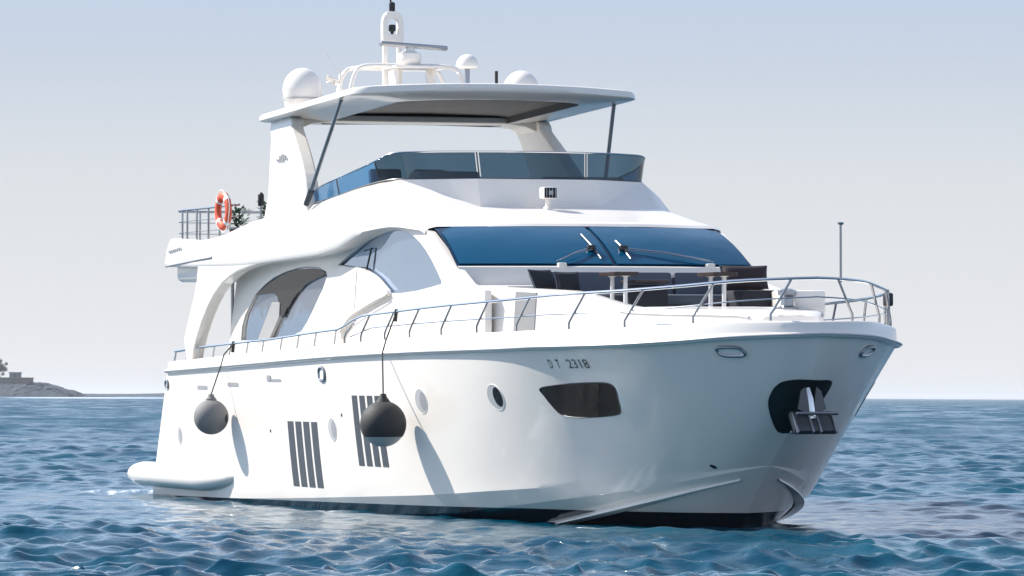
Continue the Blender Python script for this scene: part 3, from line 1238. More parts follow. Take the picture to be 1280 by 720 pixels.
# ------------------------------------------------------------------ forward cowl, brow and flybridge sides
# half sections (starboard as y<0 is mirrored): centre, c1, shoulder, f1, f2, lip, under
SEC = [
    [(3.66, 0, 4.725), (3.56, 1.05, 4.725), (3.20, 2.40, 4.715), (3.17, 2.51, 4.69), (3.14, 2.565, 4.65), (3.14, 2.57, 4.60), (3.14, 2.50, 4.58)],
    [(3.60, 0, 4.775), (3.50, 1.05, 4.775), (3.10, 2.38, 4.770), (3.03, 2.52, 4.745), (2.98, 2.60, 4.71), (2.98, 2.61, 4.66), (2.98, 2.50, 4.64)],
    [(2.6, 0, 4.93), (2.55, 1.05, 4.93), (2.3, 2.27, 4.91), (2.2, 2.50, 4.86), (2.15, 2.65, 4.79), (2.15, 2.66, 4.73), (2.15, 2.50, 4.71)],
    [(1.9, 0, 5.045), (1.88, 1.05, 5.045), (1.78, 2.18, 5.03), (1.7, 2.48, 4.95), (1.65, 2.68, 4.83), (1.65, 2.69, 4.75), (1.65, 2.50, 4.73)],
    [(1.48, 0, 5.10), (1.48, 1.05, 5.10), (1.18, 2.10, 5.12), (1.16, 2.46, 5.02), (1.2, 2.72, 4.84), (1.2, 2.72, 4.74), (1.2, 2.50, 4.73)],
]
BROW_TOP = [(1.38, 0, 5.57), (1.35, 1.05, 5.57), (.60, 2.15, 5.57), (.56, 2.46, 5.33), (.52, 2.79, 4.95), (.52, 2.79, 4.70), (.52, 2.50, 4.69)]
g = G()
for side in (-1, 1):
    fine = []
    S_ = [np.array(s) for s in SEC]
    for i in range(len(S_) - 1):
        for q in range(4):
            t = q / 4
            fine.append(S_[i] * (1 - t) + S_[i + 1] * t)
    fine.append(S_[-1])
    rows = []
    for s in fine:
        r = []
        for k in range(6):
            n_ = 4 if k < 2 else 2
            for q in range(n_):
                t = q / n_
                r.append(s[k] * (1 - t) + s[k + 1] * t)
        r.append(s[6])
        rows.append([(p[0], side * p[1], p[2]) for p in r])
    g.grid(rows)
cowl = g.make('cowl', M_white, yacht, angle=40)
g = G()
b, tp = SEC[-1], BROW_TOP
for side in (-1, 1):
    m = lambda p: (p[0], side * p[1], p[2])
    g.add([m(b[0]), m(b[1]), m(tp[1]), m(tp[0])], [(0, 1, 2, 3)])
    g.add([m(b[1]), m(tp[2]), m(tp[1])], [(0, 1, 2)])
    g.add([m(b[1]), m(b[2]), m(tp[2])], [(0, 1, 2)])
    for k in range(2, 6):
        g.add([m(b[k]), m(b[k + 1]), m(tp[k + 1]), m(tp[k])], [(0, 1, 2, 3)])
    g.add([m(tp[0]), m(tp[1]), (.9, side * 1.05, 5.54), (.95, 0, 5.54)], [(0, 1, 2, 3)])
    g.add([m(tp[1]), m(tp[2]), (.45, side * 2.0, 5.54), (.9, side * 1.05, 5.54)], [(0, 1, 2, 3)])
g.make('brow', M_white, yacht, angle=24)
ZT = [(-11.45, 4.86), (-11, 4.89), (-10, 4.84), (-9, 4.80), (-8.2, 4.83), (-7.36, 4.92), (-6.3, 5.05), (-5.3, 5.12), (-4, 5.18), (-2.9, 5.26), (-1.5, 5.39), (-.5, 5.49), (.1, 5.54), (.6, 5.57)]
YT = [(-11.45, 2.80), (-9, 2.82), (-6, 2.70), (-4, 2.62), (-2, 2.53), (-.8, 2.46), (0, 2.33), (.6, 2.15)]
ZB = [(-11.45, 4.36), (-9, 4.31), (-7, 4.28), (-6, 4.27), (-4, 4.31), (-1.5, 4.36), (-.5, 4.45), (0, 4.57), (.52, 4.70)]
YB = [(-11.45, 2.90), (-9, 2.95), (-1.5, 2.95), (-.5, 2.90), (0, 2.85), (.52, 2.79)]
for side in (-1, 1):
    g = G()
    rows = []
    for x in np.concatenate([[-11.45, -11.42], np.linspace(-11.35, .50, 70)]):
        zt, yt, zb, yb = tab(ZT, x), tab(YT, x), tab(ZB, x), tab(YB, x)
        e = 1.0
        if x < -11.4:
            yt, yb, e = yt - .06, yb - .06, .7
        H = zt - zb
        cols = [(yt - .24, 4.74), (yt - .15, zt - .05), (yt - .09, zt - .01), (yt, zt), (yt + (yb - yt) * .35, zt - .05 - .10 * H), (yt + (yb - yt) * .7, zt - .40 * H), (yb - .015, zb + .34 * H),
                (yb + .005, zb + .16 * H), (yb, zb + .03), (yb - .02, zb), (yb - .1, zb - .005), (2.45, zb + .03)]
        rows.append([(x, side * y, z) for y, z in cols])
    # last section runs exactly along the edge of the brow
    sh, f1_, f2_, lp, un = [np.array(p) for p in BROW_TOP[2:]]
    end = [sh + (-.1, -.24, -.8), sh + (-.1, -.15, -.05), sh + (-.05, -.09, -.01), sh, sh + (f1_ - sh) * .5, f1_, f1_ + (f2_ - f1_) * .5, f2_, f2_ + (lp - f2_) * .6, lp, lp + (un - lp) * .3, un]
    rows[-1] = [(p[0], side * p[1], p[2]) for p in end]
    g.grid(rows)
    g.add(rows[0], [tuple(range(12))])
    g.make('flybridge_side', M_white, yacht, angle=50)
    g = G()
    g.tube([(x, side * (tab(YB, x) + .002), 4.36 + (x + 11.4) * .030) for x in np.linspace(-11.3, -8.0, 14)], .022, 6)
    g.make('trim_line', M_mark, yacht)
g = G()
g.box((-5.35, 0, 4.585), (12.1, 4.98, .30), bev=.01)
g.make('flybridge_deck', M_soffit, yacht, smooth=False)
g = G()
g.box((-10.0, 0, 4.27), (2.3, 5.5, .42), bev=.12, seg=4)
g.make('overhang_soffit', M_white, yacht)
g = G()
g.prism([round_poly([(-11.5, -2.75), (-11.46, -2.75), (-11.46, 2.75), (-11.5, 2.75)], .005, 1)], lambda a, b, d: (a, b, d), 4.36, 4.86)
g.make('flybridge_stern', M_white, yacht, smooth=False)
# small unreadable grey lettering on the flybridge quarter and the mark on the arch
g = G()
for k in range(7):
    x = -11.05 + k * .13
    g.box((x, -(2.905 + .0), 4.63 + k * .008), (.085, .012, .05))
g.make('quarter_lettering', M_mark, yacht, smooth=False)

# ------------------------------------------------------------------ flybridge screen
SB = [(-3.8, -2.55, 5.25), (-2.6, -2.50, 5.31), (-1.5, -2.46, 5.40), (-.6, -2.41, 5.49), (0.0, -2.32, 5.545), (.45, -2.17, 5.575), (.75, -1.75, 5.575), (1.0, -1.1, 5.575), (1.08, 0, 5.575)]
STP = [(-3.95, -2.54, 5.36), (-2.6, -2.50, 5.59), (-1.5, -2.48, 5.71), (-.6, -2.45, 5.81), (0.0, -2.38, 5.91), (.42, -2.24, 6.01), (.70, -1.80, 6.03), (.93, -1.1, 6.035), (1.0, 0, 6.04)]


def full_line(P, n):
    P = P + mirror_pts(P[:-1])[::-1]
    return [Vector(p) for p in cr_spline(P, n)]


lb, lt_ = full_line(SB, 120), full_line(STP, 120)
cuts = [(0, 18), (18.6, 34), (34.6, 51), (51.6, 68), (68.6, 85), (85.6, 101), (101.6, 119)]
for a, b_ in cuts:
    g = G()
    ii = np.linspace(a, b_, 18)
    ev = lambda L, i: L[int(i)].lerp(L[min(int(i) + 1, 119)], i - int(i))
    o_rows, i_rows = [], []
    for i in ii:
        p, q = ev(lb, i), ev(lt_, i)
        d = ev(lb, min(i + .5, 119)) - ev(lb, max(i - .5, 0))
        nrm = Vector((d.y, -d.x, 0)).normalized() * .009
        o_rows.append([p + nrm, q + nrm])
        i_rows.append([p - nrm, q - nrm])
    ring = [[o[0], o[1], k[1], k[0]] for o, k in zip(o_rows, i_rows)]
    g.grid(ring, close_v=True)
    g.add(ring[0], [(0, 1, 2, 3)])
    g.add(ring[-1], [(3, 2, 1, 0)])
    g.make('flybridge_screen', M_tint if 34 < a < 85 else M_tint2, yacht, angle=30)
g = G()
g.tube(lt_, .016, 6)
scr = g.make('screen_rail', M_steel, yacht)
g = G()
g.tube([p + Vector((0, 0, .005)) for p in lb], .02, 6)
for a in (18.3, 34.3, 51.3, 68.3, 85.3, 101.3):
    p, q = lb[int(a)].lerp(lb[int(a) + 1], .3), lt_[int(a)].lerp(lt_[int(a) + 1], .3)
    g.tube([p, q], .014, 6)
g.make('screen_frame', M_dark, yacht)

# helm console, wheel and seats seen through the screen
g = G()
g.prism([[(-.7, 4.74), (.55, 4.74), (.5, 5.5), (.1, 5.74), (-.25, 5.74), (-.7, 5.45)]], lambda a, b, d: (a, -1.15 + d, b), -.55, .55)
con = g.make('helm_console', M_slate, yacht, smooth=False, bev=.04)
g = G()
c = Vector((-.72, -1.15, 5.5))
ax = Vector((-.8, 0, .6))
x_, y_ = Vector((0, 1, 0)), Vector((.6, 0, .8))
g.tube([c + (x_ * math.cos(a) + y_ * math.sin(a)) * .24 for a in np.linspace(0, 2 * PI, 25)], .018, 6, cap=False)
for a in (0.5, 2.6, 4.7):
    g.tube([c, c + (x_ * math.cos(a) + y_ * math.sin(a)) * .24], .012, 6)
g.make('steering_wheel', M_steel, con)
for yy in (-1.55, -.75):
    g = G()
    g.box((-1.75, yy, 5.15), (.55, .6, .16), bev=.05)
    g.tube([(-1.75, yy, 4.74), (-1.75, yy, 5.1)], .06, 10)
    st = g.make('helm_seat', M_slate, yacht)
    g = G()
    g.box((-2.03, yy, 5.5), (.14, .58, .72), Matrix.Rotation(R_(-10), 3, 'Y'), .05)
    g.make('seat_back', M_slate, st)
g = G()
g.box((-1.2, 1.3, 5.05), (2.6, 1.5, .5), bev=.06)
sun_l = g.make('flybridge_settee', M_white2, yacht)
g = G()
g.box((-1.2, 1.95, 5.45), (2.5, .2, .45), bev=.06)
g.box((-.1, 1.3, 5.45), (.2, 1.4, .45), bev=.06)
g.make('settee_back', M_slate, sun_l)
g = G()
g.box((-3.4, 1.7, 5.2), (1.3, .8, .95), bev=.03)
g.make('bar_unit', M_white2, yacht)

# searchlight on the cowl
g = G()
g.lathe([(.0, -.02), (.09, -.02), (.07, .03), (.045, .05), (.045, .16), (0, .16)], (1.85, 0, 5.06), 16)
sl_o = g.make('searchlight', M_white, yacht)
g = G()
g.box((1.86, 0, 5.325), (.24, .24, .20), bev=.03)
g.make('lamp_housing', M_white, sl_o)
g = G()
g.box((1.985, 0, 5.325), (.02, .205, .165), bev=.006)
ln = g.make('lamp_lens', M_blackgl, sl_o)
g = G()
for k in range(4):
    g.box((1.998, -.075 + k * .05, 5.325), (.012, .012, .15))
g.box((1.999, 0, 5.325), (.012, .08, .07))
g.make('lamp_grille', M_steel_d, sl_o)

# ------------------------------------------------------------------ arch and hardtop
def arch_y(z):
    return 2.43 + max(0, 6.8 - z) * .17


LEG = [(-5.95, 6.86), (-5.8, 6.5), (-5.62, 6.0), (-5.42, 5.5), (-5.2, 4.62), (-2.75, 4.62), (-2.95, 5.2), (-3.12, 5.5), (-3.42, 5.82), (-3.85, 6.15), (-4.3, 6.45), (-4.65, 6.68), (-4.78, 6.86)]
for side in (-1, 1):
    g = G()
    g.prism([smooth_loop(LEG, 2)], lambda a, b, d, side=side: (a, side * (arch_y(b) - d), b), 0, .24)
    leg = g.make('arch_leg', M_white, yacht, smooth=False, bev=.03)
    g = G()
    for k, (dx, h) in enumerate(((-.30, .05), (-.17, .15), (-.06, .20), (.05, .20), (.16, .15), (.29, .05))):
        z = 6.12
        g.box((-4.86 + dx, side * (arch_y(z) + .006), z), (.075 if h > .1 else .10, .012, h), Matrix.Rotation(R_(18), 3, 'Y'))
    g.make('arch_emblem', M_mark, leg, smooth=False)
g = G()
prof = [(-2.42, 6.55), (-2.25, 6.66), (-2.0, 6.76), (-1.6, 6.81), (1.6, 6.81), (2.0, 6.76), (2.25, 6.66), (2.42, 6.55), (2.42, 6.92), (-2.42, 6.92)]
g.prism([prof], lambda a, b, d: (d, a, b), -5.75, -4.85)
g.make('arch_beam', M_cream, yacht, smooth=False, bev=.02)


def ht_z(x, y):
    return 6.98 + (x + 6.07) * .0364 + .065 * (1 - min(1, abs(y / 2.6)) ** 2)


OUT = round_poly([(-6.32, -2.62), (-.82, -2.60), (-.56, -2.38), (-.34, -1.3), (-.26, 0), (-.34, 1.3), (-.56, 2.38), (-.82, 2.60), (-6.32, 2.62), (-6.45, 0)], [.35, .2, .2, .5, .6, .5, .2, .2, .35, 1.5], 6)


def ht_ring(ins, dz, rel=True):
    out = []
    cx = -3.4
    for x, y in OUT:
        kx, ky = 1 - ins * (.30 if x > cx else .75) / 2.9, 1 - ins / 2.6
        X_, Y_ = cx + (x - cx) * kx, y * ky
        out.append((X_, Y_, ht_z(X_, Y_) + dz))
    return out


g = G()
rings = [(.95, -.25), (.80, -.245), (.30, -.17), (.06, -.145), (.0, -.12), (.0, -.055), (.03, -.015), (.10, .0), (.5, .008), (1.1, .01), (1.8, .012), (2.4, .012)]
R0 = [ht_ring(*r) for r in rings]
g.grid(R0, close_v=True)
g.add(R0[-1], [tuple(range(len(OUT)))])
hard = g.make('hardtop', M_white, yacht, angle=40)
g = G()
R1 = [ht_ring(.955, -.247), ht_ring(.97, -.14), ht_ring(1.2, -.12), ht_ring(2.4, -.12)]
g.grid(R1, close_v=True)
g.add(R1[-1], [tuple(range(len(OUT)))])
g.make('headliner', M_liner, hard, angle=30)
g = G()
g.tube([(-4.9, y, ht_z(-4.9, y) - .20) for y in np.linspace(-1.7, 1.7, 15)], .045, 6)
g.make('headliner_rib', M_grey, hard)
for side in (-1, 1):
    g = G()
    g.tube([(-1.62, side * 2.48, ht_z(-1.62, 2.48) - .15), (-2.83, side * 2.72, 5.30)], .035, 10)
    stt = g.make('hardtop_strut', M_steel_d, yacht)
    g = G()
    g.tube([(-2.68, side * 2.69, 5.50), (-2.86, side * 2.725, 5.26)], .055, 10)
    g.make('strut_foot', M_dark, stt)

# ------------------------------------------------------------------ gear on the hardtop
def hz(x, y):
    return ht_z(x, y) + .02


def dome(name, x, y, r, h0, h, stem=0.0, parent=yacht):
    z = hz(x, y)
    g = G()
    pr = [(0, stem)] + [(r * .80, stem), (r * .88, stem + .03), (r, stem + h0)] + [(r * math.cos(a), stem + h0 + (h - h0) * math.sin(a)) for a in np.linspace(.12, PI / 2, 14)]
    g.lathe(pr, (x, y, z - .01), 36)
    o = g.make(name, M_white, parent, angle=40)
    if stem > .05:
        g = G()
        g.lathe([(.10, -.02), (.06, .02), (.045, .05), (.045, stem + .02)], (x, y, z), 14)
        g.make('dome_stem', M_steel_d, o)
    g = G()
    g.lathe([(r * 1.004, stem + h0 * .55), (r * 1.006, stem + h0 * .62)], (x, y, z - .01), 36)
    g.make('dome_seam', M_grey, o)
    return o


dome('satellite_dome', -5.65, -1.93, .36, .36, .76)
dome('radio_dome', -4.0, .61, .205, .04, .26, .60)
dome('tv_dome', -4.0, 1.62, .33, .22, .58, .03)
# raised hoops, mast, radar
g = G()
for x0, dw in ((-5.5, 0), (-6.4, .05)):
    P = cr_spline([(x0, -1.12 + dw, hz(x0, 1.1) - .04), (x0, -1.05 + dw, 7.55), (x0, -.93 + dw, 7.80), (x0, -.78, 7.845), (x0, 0, 7.855), (x0, .78, 7.845), (x0, .93 - dw, 7.80), (x0, 1.05 - dw, 7.55), (x0, 1.12 - dw, hz(x0, 1.1) - .04)], 40)
    g.tube(P, .042, 8)
for y in (-.78, .78):
    g.tube([(-6.4, y, 7.845), (-5.5, y, 7.845)], .035, 8)
frame = g.make('mast_frame', M_white, yacht)
g = G()
g.box((-5.55, .12, 7.83), (.75, .9, .05), bev=.02)
for y in (-.25, .45):
    g.box((-5.55, y, 7.45), (.4, .08, .74), bev=.02)
g.make('mast_platform', M_white, frame)
mast = G()
for y in (-.29, -.02):
    mast.box((-5.95, y, 7.75), (.12, .075, 1.5), bev=.02)
loop = round_poly([(-.345, 8.30), (.045, 8.30), (.045, 8.72), (-.03, 8.86), (-.27, 8.86), (-.345, 8.72)], .07, 4)
hole = round_poly([(-.25, 8.45), (-.05, 8.45), (-.05, 8.68), (-.09, 8.74), (-.21, 8.74), (-.25, 8.68)], .04, 3)
mast.prism([loop, hole], lambda a, b, d: (-5.95 + d, a, b), -.07, .07)
mo = mast.make('mast', M_white, yacht, smooth=False, bev=.008)
g = G()
g.box((-5.95, -.15, 8.56), (.11, .12, .13), bev=.03)
g.tube([(-5.95, -.15, 8.44), (-5.95, -.15, 8.52)], .03, 8)
g.make('camera_head', M_letter, mo)
g = G()
g.lathe([(0, 0), (.05, 0), (.055, .05), (.055, .15), (.03, .17), (0, .17)], (-5.95, -.15, 8.86), 14)
g.tube([(-5.95, -.17, 9.0), (-5.95, -.19, 9.14)], .018, 6)
g.make('masthead_light', M_letter, mo)
g = G()
g.lathe([(0, 0), (.15, 0), (.20, .06), (.215, .14), (.20, .22), (.09, .27), (.07, .33), (0, .33)], (-5.45, .02, 7.855), 24)
rad = g.make('radar', M_white, yacht)
g = G()
g.box((-5.45, .09, 8.215), (.12, 1.32, .085), Matrix.Rotation(R_(6), 3, 'Z') @ Matrix.Rotation(R_(-2.5), 3, 'X'), .03)
g.make('scanner_bar', M_steel_d, rad)
g = G()
g.tube([(-6.2, -1.05, hz(-6.2, -1.05) - .05), (-6.2, -1.05, 7.72)], .035, 8)
g.tube([(-6.2, -1.05, 7.72), (-6.35, -1.28, 8.14)], [.016, .007], 6)
ant = g.make('whip_antenna', M_white, yacht)
g = G()
g.lathe([(.02, 0), (.03, .12), (.08, .24)], (-6.2, -1.06, 7.62), 12, (0, -1, .1))
g.lathe([(.02, 0), (.03, .10), (.06, .18)], (-6.1, -1.06, 7.55), 12, (.3, -1, .1))
g.make('horn', M_white, ant)
g = G()
g.tube([(-3.9, 1.12, hz(-3.9, 1.1) - .02), (-3.9, 1.12, hz(-3.9, 1.1) + .56)], .03, 8)
g.make('deck_light', M_letter, yacht)


# ------------------------------------------------------------------ coachroof and bow lounge
CRF = [(4.3, 2.50, 3.77), (5.2, 2.42, 3.73), (6.0, 2.32, 3.69), (7.0, 2.14, 3.65), (7.8, 1.93, 3.61), (8.3, 1.78, 3.53), (8.9, 1.60, 3.40), (9.4, 1.45, 3.33), (10.2, 1.22, 3.30), (11.2, .90, 3.28), (11.9, .62, 3.26), (12.2, .45, 3.18)]


def cw(x):
    return float(np.interp(x, [c[0] for c in CRF], [c[1] for c in CRF]))


def cz(x):
    return float(np.interp(x, [c[0] for c in CRF], [c[2] for c in CRF]))


xs = sorted(list(np.linspace(4.3, 12.2, 60)) + [5.58, 5.60, 9.30, 9.32])
for side in (-1, 1):
    g = G()
    rows = []
    for x in xs:
        w_, z_ = cw(x), cz(x)
        well = 5.59 < x < 9.31
        zi = 3.06 if well else z_ + .015
        rows.append([(x, side * y, z) for y, z in [(w_ + .10, 2.72), (w_ + .05, 2.95), (w_ + .012, z_ - .09), (w_ - .015, z_ - .025), (w_ - .07, z_), (w_ - .30, z_ + .004), (w_ - .345, z_ - .02 if well else z_ + .006), (w_ - .36, zi + .02 if well else z_ + .008), (w_ * .4, zi), (0, zi)]])
    g.grid(rows)
    for r_ in (rows[0], rows[-1]):
        g.add(r_ + [(r_[0][0], 0, 2.72)], [tuple(range(11))])
    cr_o = g.make('coachroof', M_white, yacht, angle=38)
    g = G()
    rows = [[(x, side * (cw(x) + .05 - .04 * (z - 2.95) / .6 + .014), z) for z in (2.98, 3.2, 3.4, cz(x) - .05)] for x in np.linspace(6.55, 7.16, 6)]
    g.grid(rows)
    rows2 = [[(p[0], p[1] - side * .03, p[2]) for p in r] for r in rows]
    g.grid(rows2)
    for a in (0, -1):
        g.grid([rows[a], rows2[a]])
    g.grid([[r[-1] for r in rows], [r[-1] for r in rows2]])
    g.make('step_shade_panel', M_step_shade, cr_o, angle=30)  # shaded face of the step, painted as a flat grey panel
    # chrome toe line along the low forward coaming
    g = G()
    g.tube([(x, side * (cw(x) + .02), cz(x) - .06) for x in np.linspace(9.2, 12.0, 16)], .02, 6)
    g.make('coaming_strip', M_steel_d, cr_o)

sofa = G()
sofa.box((6.15, .15, 3.25), (1.15, 3.1, .42), bev=.04)
so_o = sofa.make('bow_sofa', M_white2, yacht)
g = G()
g.box((6.25, -.62, 3.50), (1.05, 1.5, .16), bev=.05)
g.box((6.25, .92, 3.50), (1.05, 1.5, .16), bev=.05)
g.make('seat_cushion', M_slate, so_o)
g = G()
for y in (-.9, .15, 1.2):
    g.box((5.74, y, 3.73), (.18, 1.02, .42), Matrix.Rotation(R_(-14), 3, 'Y'), .05)
g.make('backrest', M_slate, so_o)
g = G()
g.box((6.72, .15, 3.25), (.03, 2.9, .36), bev=.01)  # dark sheet: shade on the seat base, put in as charcoal colour
g.make('sofa_front_shade', M_liner, so_o)
# forward facing bench that closes the lounge
g = G()
g.box((8.75, .2, 3.18), (.9, 2.3, .24), bev=.04)
g.make('bow_bench', M_liner, yacht)
# pedestal tables
for (x, y, L, W) in ((7.10, -.74, .72, .42), (7.2, .86, .72, .42)):
    g = G()
    g.prism([round_poly([(x - L / 2, y - W / 2), (x + L / 2, y - W / 2), (x + L / 2, y + W / 2), (x - L / 2, y + W / 2)], .06, 4)], lambda a, b, d: (a, b, d), 3.855, 3.915)
    tb = g.make('bow_table', M_wood, yacht, smooth=False, bev=.012)
    for dx in (-.16, .16):
        g = G()
        g.lathe([(.10, 0), (.13, .02), (.033, .04), (.033, .78), (.08, .795)], (x + dx, y + dx * .3, 3.06), 16)
        g.make('pedestal', M_white2, tb)
# windlass and lockers on the foredeck
g = G()
g.box((10.7, .78, 3.40), (.75, .52, .36), bev=.05)
g.make('deck_locker', M_white, yacht)
g = G()
g.lathe([(.17, 0), (.17, .05), (.10, .08), (.09, .20), (.14, .24), (.14, .30), (.06, .33), (0, .33)], (11.1, .40, 3.27), 20)
g.make('windlass', M_steel_d, yacht)
for side in (-1, 1):
    g = G()
    for dx in (0, .3):
        g.tube([(11.2 + dx, side * 1.55 - dx * side * .62, 2.92), (11.2 + dx, side * 1.55 - dx * side * .62, 3.06)], .035, 8)
    g.tube([(11.05, side * 1.64, 3.05), (11.65, side * 1.27, 3.05)], .03, 8)
    g.make('mooring_cleat', M_steel, yacht)

# ------------------------------------------------------------------ rails
RAIL = [(0, .36), (.08, .39), (.27, .40), (.38, .44), (.425, .45), (.44, .50), (.46, .59), (.48, .64), (.53, .655), (.64, .70), (.77, .74), (.83, .77), (.93, .79), (1, .79)]
g = G()
path = [edge_pt(s, .15, tab(RAIL, 1 - abs(s))) for s in s_list(-1, 1, 330)]
g.tube(path, .024, 8)
rail = g.make('guard_rail', M_steel, yacht)
g = G()
g.tube([edge_pt(s, .13, tab([(.45, .30), (.5, .43), (.64, .455), (.9, .48), (1, .52)], 1 - abs(s))) for s in s_list(-.55, .55, 240)], .011, 6)
g.make('mid_wire', M_steel, rail)
for t in (.003, .04, .05, .062, .075, .12, .165, .21, .25, .295, .335, .375, .42):
    for side in (-1, 1):
        s = side * (1 - t)
        g = G()
        g.tube([edge_pt(s, .11, tab(BW, t) - .02), edge_pt(s, .15, tab(RAIL, t))], .017, 6)
        g.make('stanchion', M_steel_d, rail)
for t in (.445, .48, .53, .58, .64, .70, .76, .82, .87, .92, .97):
    for side in (-1, 1):
        s, s2, s3 = side * (1 - t), side * (1 - t - .002), side * (1 - min(.995, t + .013))
        g = G()
        h = tab(RAIL, t)
        b0 = tab(BW, t) - .02
        g.tube([edge_pt(s, .10, b0), edge_pt(s, .10, b0 + .12), edge_pt(s2, .11, b0 + .19), edge_pt(s3, .15, h)], .019, 7)
        g.make('stanchion', M_steel_d, rail)
for s in (.125, .145):                           # boarding gate posts and gear at the port bow
    g = G()
    g.tube([edge_pt(s, .12, .16), edge_pt(s, .14, .80)], .026, 8)
    g.make('gate_post', M_steel_d, rail)
g = G()
g.box(edge_pt(.135, .14, .66), (.16, .12, .20), bev=.03)
g.make('navigation_light', M_letter, rail)
g = G()
g.tube([(13.0, .44, 3.66), (13.0, .44, 4.50)], .019, 8)
g.lathe([(.035, 0), (.045, .02), (.045, .035), (0, .04)], (13.0, .44, 4.49), 12)
g.make('jackstaff', M_steel_d, yacht)

# flybridge aft rail
FR = [(-7.2, -2.66), (-9.0, -2.72), (-10.9, -2.74), (-11.3, -2.55), (-11.34, 0)]
FRL = [Vector((p[0], p[1], 0)) for p in cr_spline([(x, y, 0) for x, y in FR] + [(x, -y, 0) for x, y in FR[:-1]][::-1], 120)]
g = G()
g.tube([p + Vector((0, 0, 5.40)) for p in FRL], .022, 8)
for z in (4.98, 5.19):
    g.tube([p + Vector((0, 0, z)) for p in FRL], .009, 6)
fr = g.make('flybridge_rail', M_steel_d, yacht)
for k in (10, 16, 22, 27, 30, 40, 52, 67, 79, 89, 92, 97, 103, 109):
    g = G()
    p = FRL[k]
    g.box((p.x, p.y, 5.09), (.055, .03, .62), bev=.008)
    g.make('stanchion', M_steel_d, fr)


def at_boat(name, x, y, z, rot=0.0):
    return empty(name, BOAT @ Matrix.Translation((x, y, z)) @ Matrix.Rotation(rot, 4, 'Z'))


# ------------------------------------------------------------------ loose things: they hang from or rest on the yacht
# lifebuoy on the flybridge rail
t = tag(at_boat('lifebuoy', -7.75, -2.80, 5.30, R_(4)), 'orange lifebuoy ring with pale bands hanging on the flybridge aft rail', 'lifebuoy')
g = G()
for i in range(48):
    pass
rows = [[((.275 + .085 * math.cos(b)) * math.cos(a), .06 * math.sin(b), (.275 + .085 * math.cos(b)) * math.sin(a)) for b in np.linspace(0, 2 * PI, 14, endpoint=False)] for a in np.linspace(0, 2 * PI, 48, endpoint=False)]
g.grid(rows, close_u=True, close_v=True)
ringo = g.make('ring', M_orange, t)
for a0 in (.78, 2.35, 3.93, 5.5):
    g = G()
    rows = [[((.275 + .088 * math.cos(b)) * math.cos(a), .063 * math.sin(b), (.275 + .088 * math.cos(b)) * math.sin(a)) for b in np.linspace(0, 2 * PI, 14, endpoint=False)] for a in np.linspace(a0 - .11, a0 + .11, 5)]
    g.grid(rows, close_v=True)
    g.make('reflective_band', M_orange_w, t)
g = G()
g.tube([((.375 + .02 * math.sin(4 * a)) * math.cos(a), -.02, (.375 + .02 * math.sin(4 * a)) * math.sin(a)) for a in np.linspace(0, 2 * PI, 60)], .009, 5, cap=False)
g.make('grab_line', M_orange_w, t)


def potted(x, y, z, h, r, label, seed):
    t = tag(at_boat('potted_plant', x, y, z), label, 'plant', 'potted plants on the flybridge')
    g = G()
    g.lathe([(0, 0), (.12, 0), (.16, .26), (.17, .28), (.14, .28), (.13, .24), (0, .24)], n=20)
    g.make('pot', M_pot, t)
    rng = random.Random(seed)
    g = G()
    for _ in range(190):
        a = rng.uniform(0, 2 * PI)
        rr_ = r * rng.random() ** .6
        zz = .28 + (h - .28) * rng.random()
        p = Vector((math.cos(a) * rr_, math.sin(a) * rr_, zz))
        d = Vector((math.cos(a), math.sin(a), rng.uniform(-.2, 1.0))).normalized()
        s_ = d.cross(Vector((0, 0, 1))).normalized() * rng.uniform(.02, .04)
        L = rng.uniform(.07, .14)
        g.add([p, p + d * L * .5 + s_, p + d * L, p + d * L * .5 - s_], [(0, 1, 2, 3)])
    for k in range(7):
        a = k * .9
        g.tube([(0, 0, .25), (math.cos(a) * r * .6, math.sin(a) * r * .6, h * .85)], .006, 4)
    g.make('foliage', M_leaf, t, smooth=False, fix=False)


potted(-8.35, -2.35, 4.74, .62, .20, 'leafy green potted plant left of the orange lifebuoy on the flybridge', 1)
potted(-6.15, -2.42, 4.74, .66, .16, 'green potted plant between the orange lifebuoy and the white arch leg', 2)
t = tag(at_boat('deck_lantern', -5.95, -2.62, 5.06), 'small dark lantern on the flybridge rail beside the arch leg', 'lantern')
g = G()
g.lathe([(0, .28), (.05, .28), (.055, .30), (.055, .48), (.02, .52), (0, .52)], n=14)
g.make('lamp_body', M_letter, t)
g = G()
g.tube([(0, 0, 0), (0, 0, .29)], .02, 8)
g.make('post', M_steel_d, t)


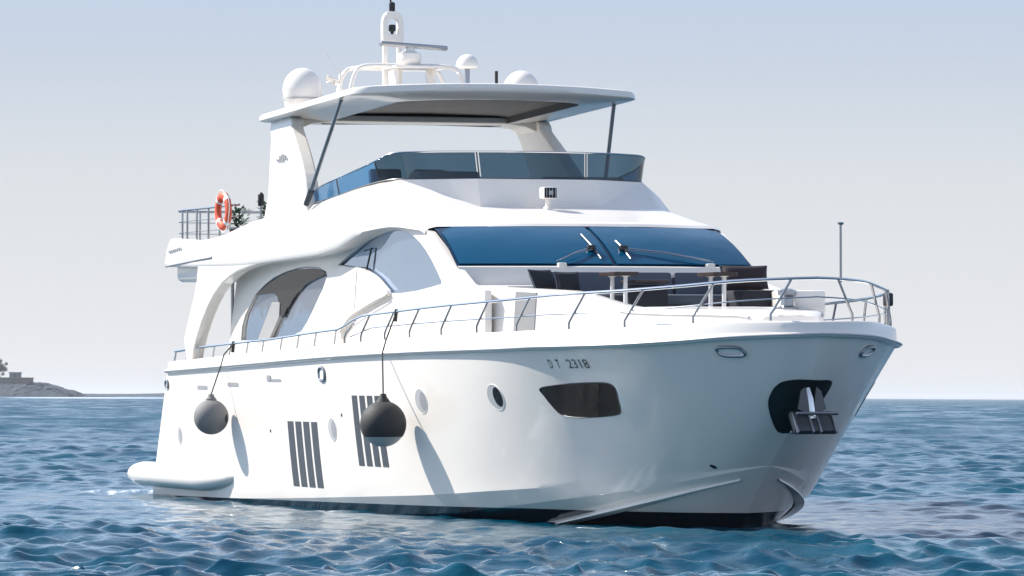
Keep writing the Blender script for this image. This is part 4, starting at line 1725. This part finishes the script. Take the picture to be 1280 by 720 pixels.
def fender(x, y, z, r, rail_s, m_top, m_low, label, seed):
    t = tag(at_boat('fender', x, y, z), label, 'fender', 'fenders hanging on the hull side')
    g = G()
    prof = []
    for a in np.linspace(-PI / 2, PI / 2 * .80, 24):
        prof.append((r * math.cos(a), r * math.sin(a)))
    prof += [(.10, r * 1.02), (.06, r * 1.16), (.045, r * 1.30), (0, r * 1.31)]
    cut = -r * .62
    g.lathe([p for p in prof if p[1] > cut] if m_low else prof, n=36)
    g.make('cover', m_top, t)
    if m_low:
        g = G()
        g.lathe([p for p in [(q[0] * .97, q[1] * .99) for q in prof] if p[1] < cut + .06], n=36)
        g.make('fender_ball', m_low, t)
    g = G()
    g.lathe([(.0, -.05), (.07, -.05), (.085, .0), (.07, .05), (0, .05)], (r * .55, r * .62, -.02), 14, (.4, 1, -.1))
    g.make('valve_boss', M_rope, t)
    g = G()
    top = edge_pt(rail_s, .15, tab(RAIL, 1 - abs(rail_s))) - Vector((x, y, z))
    rub_ = edge_pt(rail_s, -.09, 0) - Vector((x, y, z))
    g.tube([(0, 0, r * 1.28), tuple(Vector((0, 0, r * 1.28)).lerp(rub_, .5)), tuple(rub_), tuple(edge_pt(rail_s, -.03, .2) - Vector((x, y, z))), tuple(top)], .013, 6)
    g.make('rope', M_rope, t)
    g = G()
    g.tube([tuple(top + Vector((0, 0, .04))), tuple(top + Vector((0, -.02, -.16)))], .032, 8)
    g.make('rope_hitch', M_rope, t)


fender(-6.42, -3.42, 1.57, .315, -.828, M_rubber, None, 'grey ball fender hanging by the stern on a long rope', 1)
fender(3.70, -3.47, 1.55, .37, -.452, M_rubber2, M_rubber3, 'dark covered ball fender with pale underside hanging amidships in front of the louvres', 2)


def pillow(x, y, z, w_, h, d, lean, yaw, label, m=M_navy):
    t = at_boat('pillow', x, y, z, yaw)
    rows = []
    n = 14
    for i in range(n + 1):
        r = []
        for j in range(n + 1):
            u, v = i / n * 2 - 1, j / n * 2 - 1
            k = max(0, (1 - u ** 4) * (1 - v ** 4)) ** .5
            r.append((d / 2 * k, u * w_ / 2 * (1 - .06 * (1 - abs(v) ** 2)), v * h / 2 * (1 - .06 * (1 - abs(u) ** 2))))
        rows.append(r)
    g = G()
    g.grid(rows)
    g.grid([[(-p[0], p[1], p[2]) for p in r] for r in rows])
    M4 = Matrix.Rotation(lean, 3, 'Y')
    g.v = [tuple(M4 @ Vector(p)) for p in g.v]
    o = g.make('cushion', m, t, angle=80)
    g = G()
    P = [rows[i][0] for i in range(n + 1)] + [rows[n][j] for j in range(n + 1)] + [rows[i][n] for i in range(n, -1, -1)] + [rows[0][j] for j in range(n, -1, -1)]
    g.tube([tuple(M4 @ Vector(p)) for p in P], .012, 5, cap=False)
    g.make('piping', M_slate, t)
    tag(t, label, 'pillow', 'dark pillows on the bow lounge')


pillow(6.2, -1.66, 3.80, .58, .36, .17, R_(-26), R_(34), 'dark navy pillow leftmost on the bow lounge, leaning by the windscreen')
pillow(6.5, -1.36, 3.75, .44, .36, .17, R_(-16), R_(12), 'smaller dark navy pillow second from the left, beside the sofa back')
pillow(6.3, 1.68, 3.84, .76, .42, .20, R_(-20), R_(-8), 'large dark pillow standing rightmost on the bow lounge', vary(mat('dark maroon canvas', (.022, .010, .014), .7), 9, .4))
t = tag(at_boat('ottoman', 7.0, -.27, 3.14), 'low black stool with a dark wooden top between the bow tables', 'stool')
g = G()
g.box((0, 0, .37), (.62, .56, .42), bev=.05)
g.make('seat', M_navy, t)
g = G()
g.box((0, 0, .63), (.66, .58, .05), bev=.02)
g.make('top', M_wood, t)
for dx in (-.2, .2):
    for dy in (-.2, .2):
        g = G()
        g.tube([(dx, dy, 0), (dx, dy, .18)], .025, 8)
        g.make('leg', M_steel_d, t)
t = tag(at_boat('ottoman', 6.95, 1.55, 3.06), 'black side seat below the rightmost dark pillow', 'stool')
g = G()
g.box((0, 0, .40), (.9, .72, .36), bev=.04)
g.make('seat', M_navy, t)
g = G()
g.box((0, 0, .11), (.8, .62, .22), bev=.02)
g.make('base', M_white2, t)
